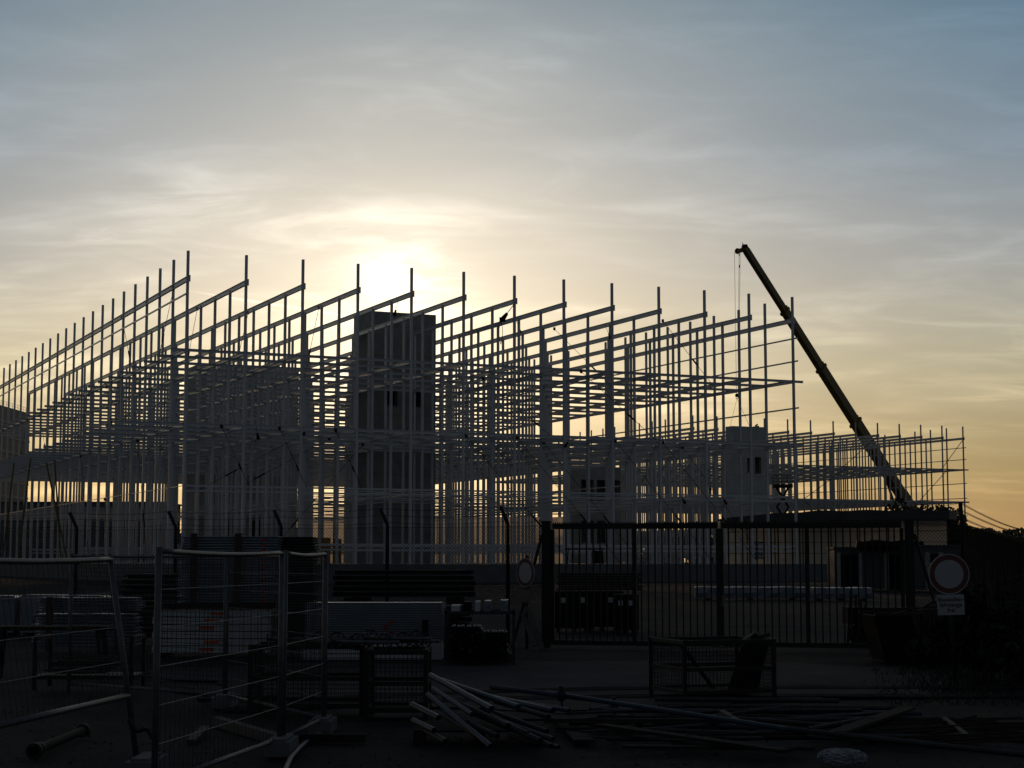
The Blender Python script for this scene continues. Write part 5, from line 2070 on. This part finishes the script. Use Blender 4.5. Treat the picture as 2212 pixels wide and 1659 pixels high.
# loose stones on the gravel
m = MB()
for i in range(1500):
    px, py = rnd.uniform(-30, 2240), rnd.uniform(1425, 1668)
    p = G(px, py)
    s = rnd.uniform(0.006, 0.022)
    pts_ = []
    for q in range(6):
        v = [Vector((1, 0, 0)), Vector((-1, 0, 0)), Vector((0, 1, 0)), Vector((0, -1, 0)), Vector((0, 0, 0.9)), Vector((0, 0, -0.5))][q]
        pts_.append(p + v * s * rnd.uniform(0.6, 1.3))
    m.add(pts_, [(0, 2, 4), (2, 1, 4), (1, 3, 4), (3, 0, 4), (2, 0, 5), (1, 2, 5), (3, 1, 5), (0, 3, 5)])
o = m.build('gravel', mat('loose_stone', (0.040, 0.040, 0.040), 0.9, 0, 0.4, 3))
o['kind'] = 'stuff'
tag(o, 'loose stones scattered over the dark gravel', 'gravel')

# ------------------------------------------------------------------ heap, skip and truck at the right
t = thing('waste_skip', 'low black skip heaped with boards and sheet right of the gate', 'skip', GX(2000, 30.8))
c = GX(2000, 30.8)
m = MB()
for sy in (0, 1.3):
    m.add([c + Vector((-0.75, sy, 0.05)), c + Vector((0.75, sy, 0.05)), c + Vector((0.95, sy, 0.85)), c + Vector((-0.95, sy, 0.85)),
           c + Vector((-0.75, sy + 0.05, 0.05)), c + Vector((0.75, sy + 0.05, 0.05)), c + Vector((0.95, sy + 0.05, 0.85)), c + Vector((-0.95, sy + 0.05, 0.85))],
          [(0, 1, 2, 3), (7, 6, 5, 4), (0, 4, 5, 1), (1, 5, 6, 2), (2, 6, 7, 3), (3, 7, 4, 0)])
for s in (-1, 1):
    m.bar(c + Vector((s * 0.76, 0.67, 0.05)), c + Vector((s * 0.94, 0.67, 0.85)), 1.24, 0.04, up=Vector((1, 0, 0)))
m.box(c + Vector((0, 0.67, 0.07)), (1.5, 1.24, 0.05))
m.build('body', M_BLACK, t)
for yy in (-0.02, 1.37):
    m = MB()
    m.bar(c + Vector((-0.97, yy, 0.87)), c + Vector((0.97, yy, 0.87)), 0.07, 0.05)
    m.build('rim_bar', M_IRON, t)
for i in range(9):
    rr = random.Random(i + 70)
    a = c + Vector((rr.uniform(-0.9, 0), rr.uniform(0.1, 1.2), 0.83 + rr.uniform(0, 0.12)))
    b = c + Vector((rr.uniform(0.1, 1.0), rr.uniform(0.1, 1.2), 0.86 + rr.uniform(0.02, 0.28)))
    m = MB()
    m.bar(a, b, 0.13, 0.02)
    m.box((a + b) / 2 + Vector((0, 0, 0.012)), (0.03, 0.03, 0.006))
    o = m.build('board', M_WOODL if i % 4 == 0 else M_WOOD, loc=(a + b) / 2)
    tag(o, '%s waste board thrown on the dark skip right of the gate' % ('pale' if i % 4 == 0 else 'dark'), 'board', '%s waste boards on the skip' % ('pale' if i % 4 == 0 else 'dark'))
# handcart with slats just inside the right gate leaf
t = thing('handcart', 'dark handcart with upright slats behind the right end of the gate', 'handcart', GX(1885, 38.5))
c = GX(1885, 38.5)
m = MB()
m.box(c + Vector((0, 0, 0.62)), (1.35, 0.7, 0.36))
m.build('tray', M_BLACK, t)
for sx in (-0.45, 0.45):
    m = MB()
    m.tube(c + Vector((sx, -0.36, 0.22)), c + Vector((sx, -0.28, 0.22)), 0.22, 16)
    m.build('wheel', M_BLACK, t)
for i in range(5):
    m = MB()
    m.bar(c + Vector((-0.7 + i * 0.18, -0.4, 0.02)), c + Vector((-0.55 + i * 0.1, -0.1, 1.15 - 0.1 * i)), 0.05, 0.03)
    m.build('slat', M_WOOD, t)

TD = 95
t = thing('parked_truck', 'dark flat bed truck standing at the right edge before the far wood', 'truck', GX(2170, TD))
c = GX(2155, TD)
m = MB()
m.box(c + Vector((0, 1.2, 1.75)), (1.7, 2.4, 1.5))
m.build('load_bed', M_TRUCK, t)
m = MB()
m.box(c + Vector((0, -0.03, 2.53)), (1.8, 0.08, 0.06))
m.build('edge_rail', M_GALV, t)
m = MB()
m.box(c + Vector((1.75, 1.2, 1.4)), (1.5, 2.2, 1.5))
m.build('cab', M_TRUCK, t)
m = MB()
m.box(c + Vector((1.75, 0.09, 1.85)), (1.1, 0.02, 0.5))
m.build('window', M_GLASS, t)
for sx in (-0.5, 1.8):
    m = MB()
    m.tube(c + Vector((sx, 0.0, 0.48)), c + Vector((sx, 0.3, 0.48)), 0.48, 18)
    m.build('wheel', M_BLACK, t)
ml = bpy.data.materials.new('tail_lamp')
ml.use_nodes = True
ml.node_tree.nodes['Principled BSDF'].inputs['Base Color'].default_value = (0.5, 0.03, 0.01, 1)
ml.node_tree.nodes['Principled BSDF'].inputs['Emission Color'].default_value = (1, 0.12, 0.03, 1)
ml.node_tree.nodes['Principled BSDF'].inputs['Emission Strength'].default_value = 0.35
m = MB()
m.tube(c + Vector((1.0, 0.05, 2.62)), c + Vector((1.0, 0.05, 2.76)), 0.07, 10)
m.build('beacon', ml, t)
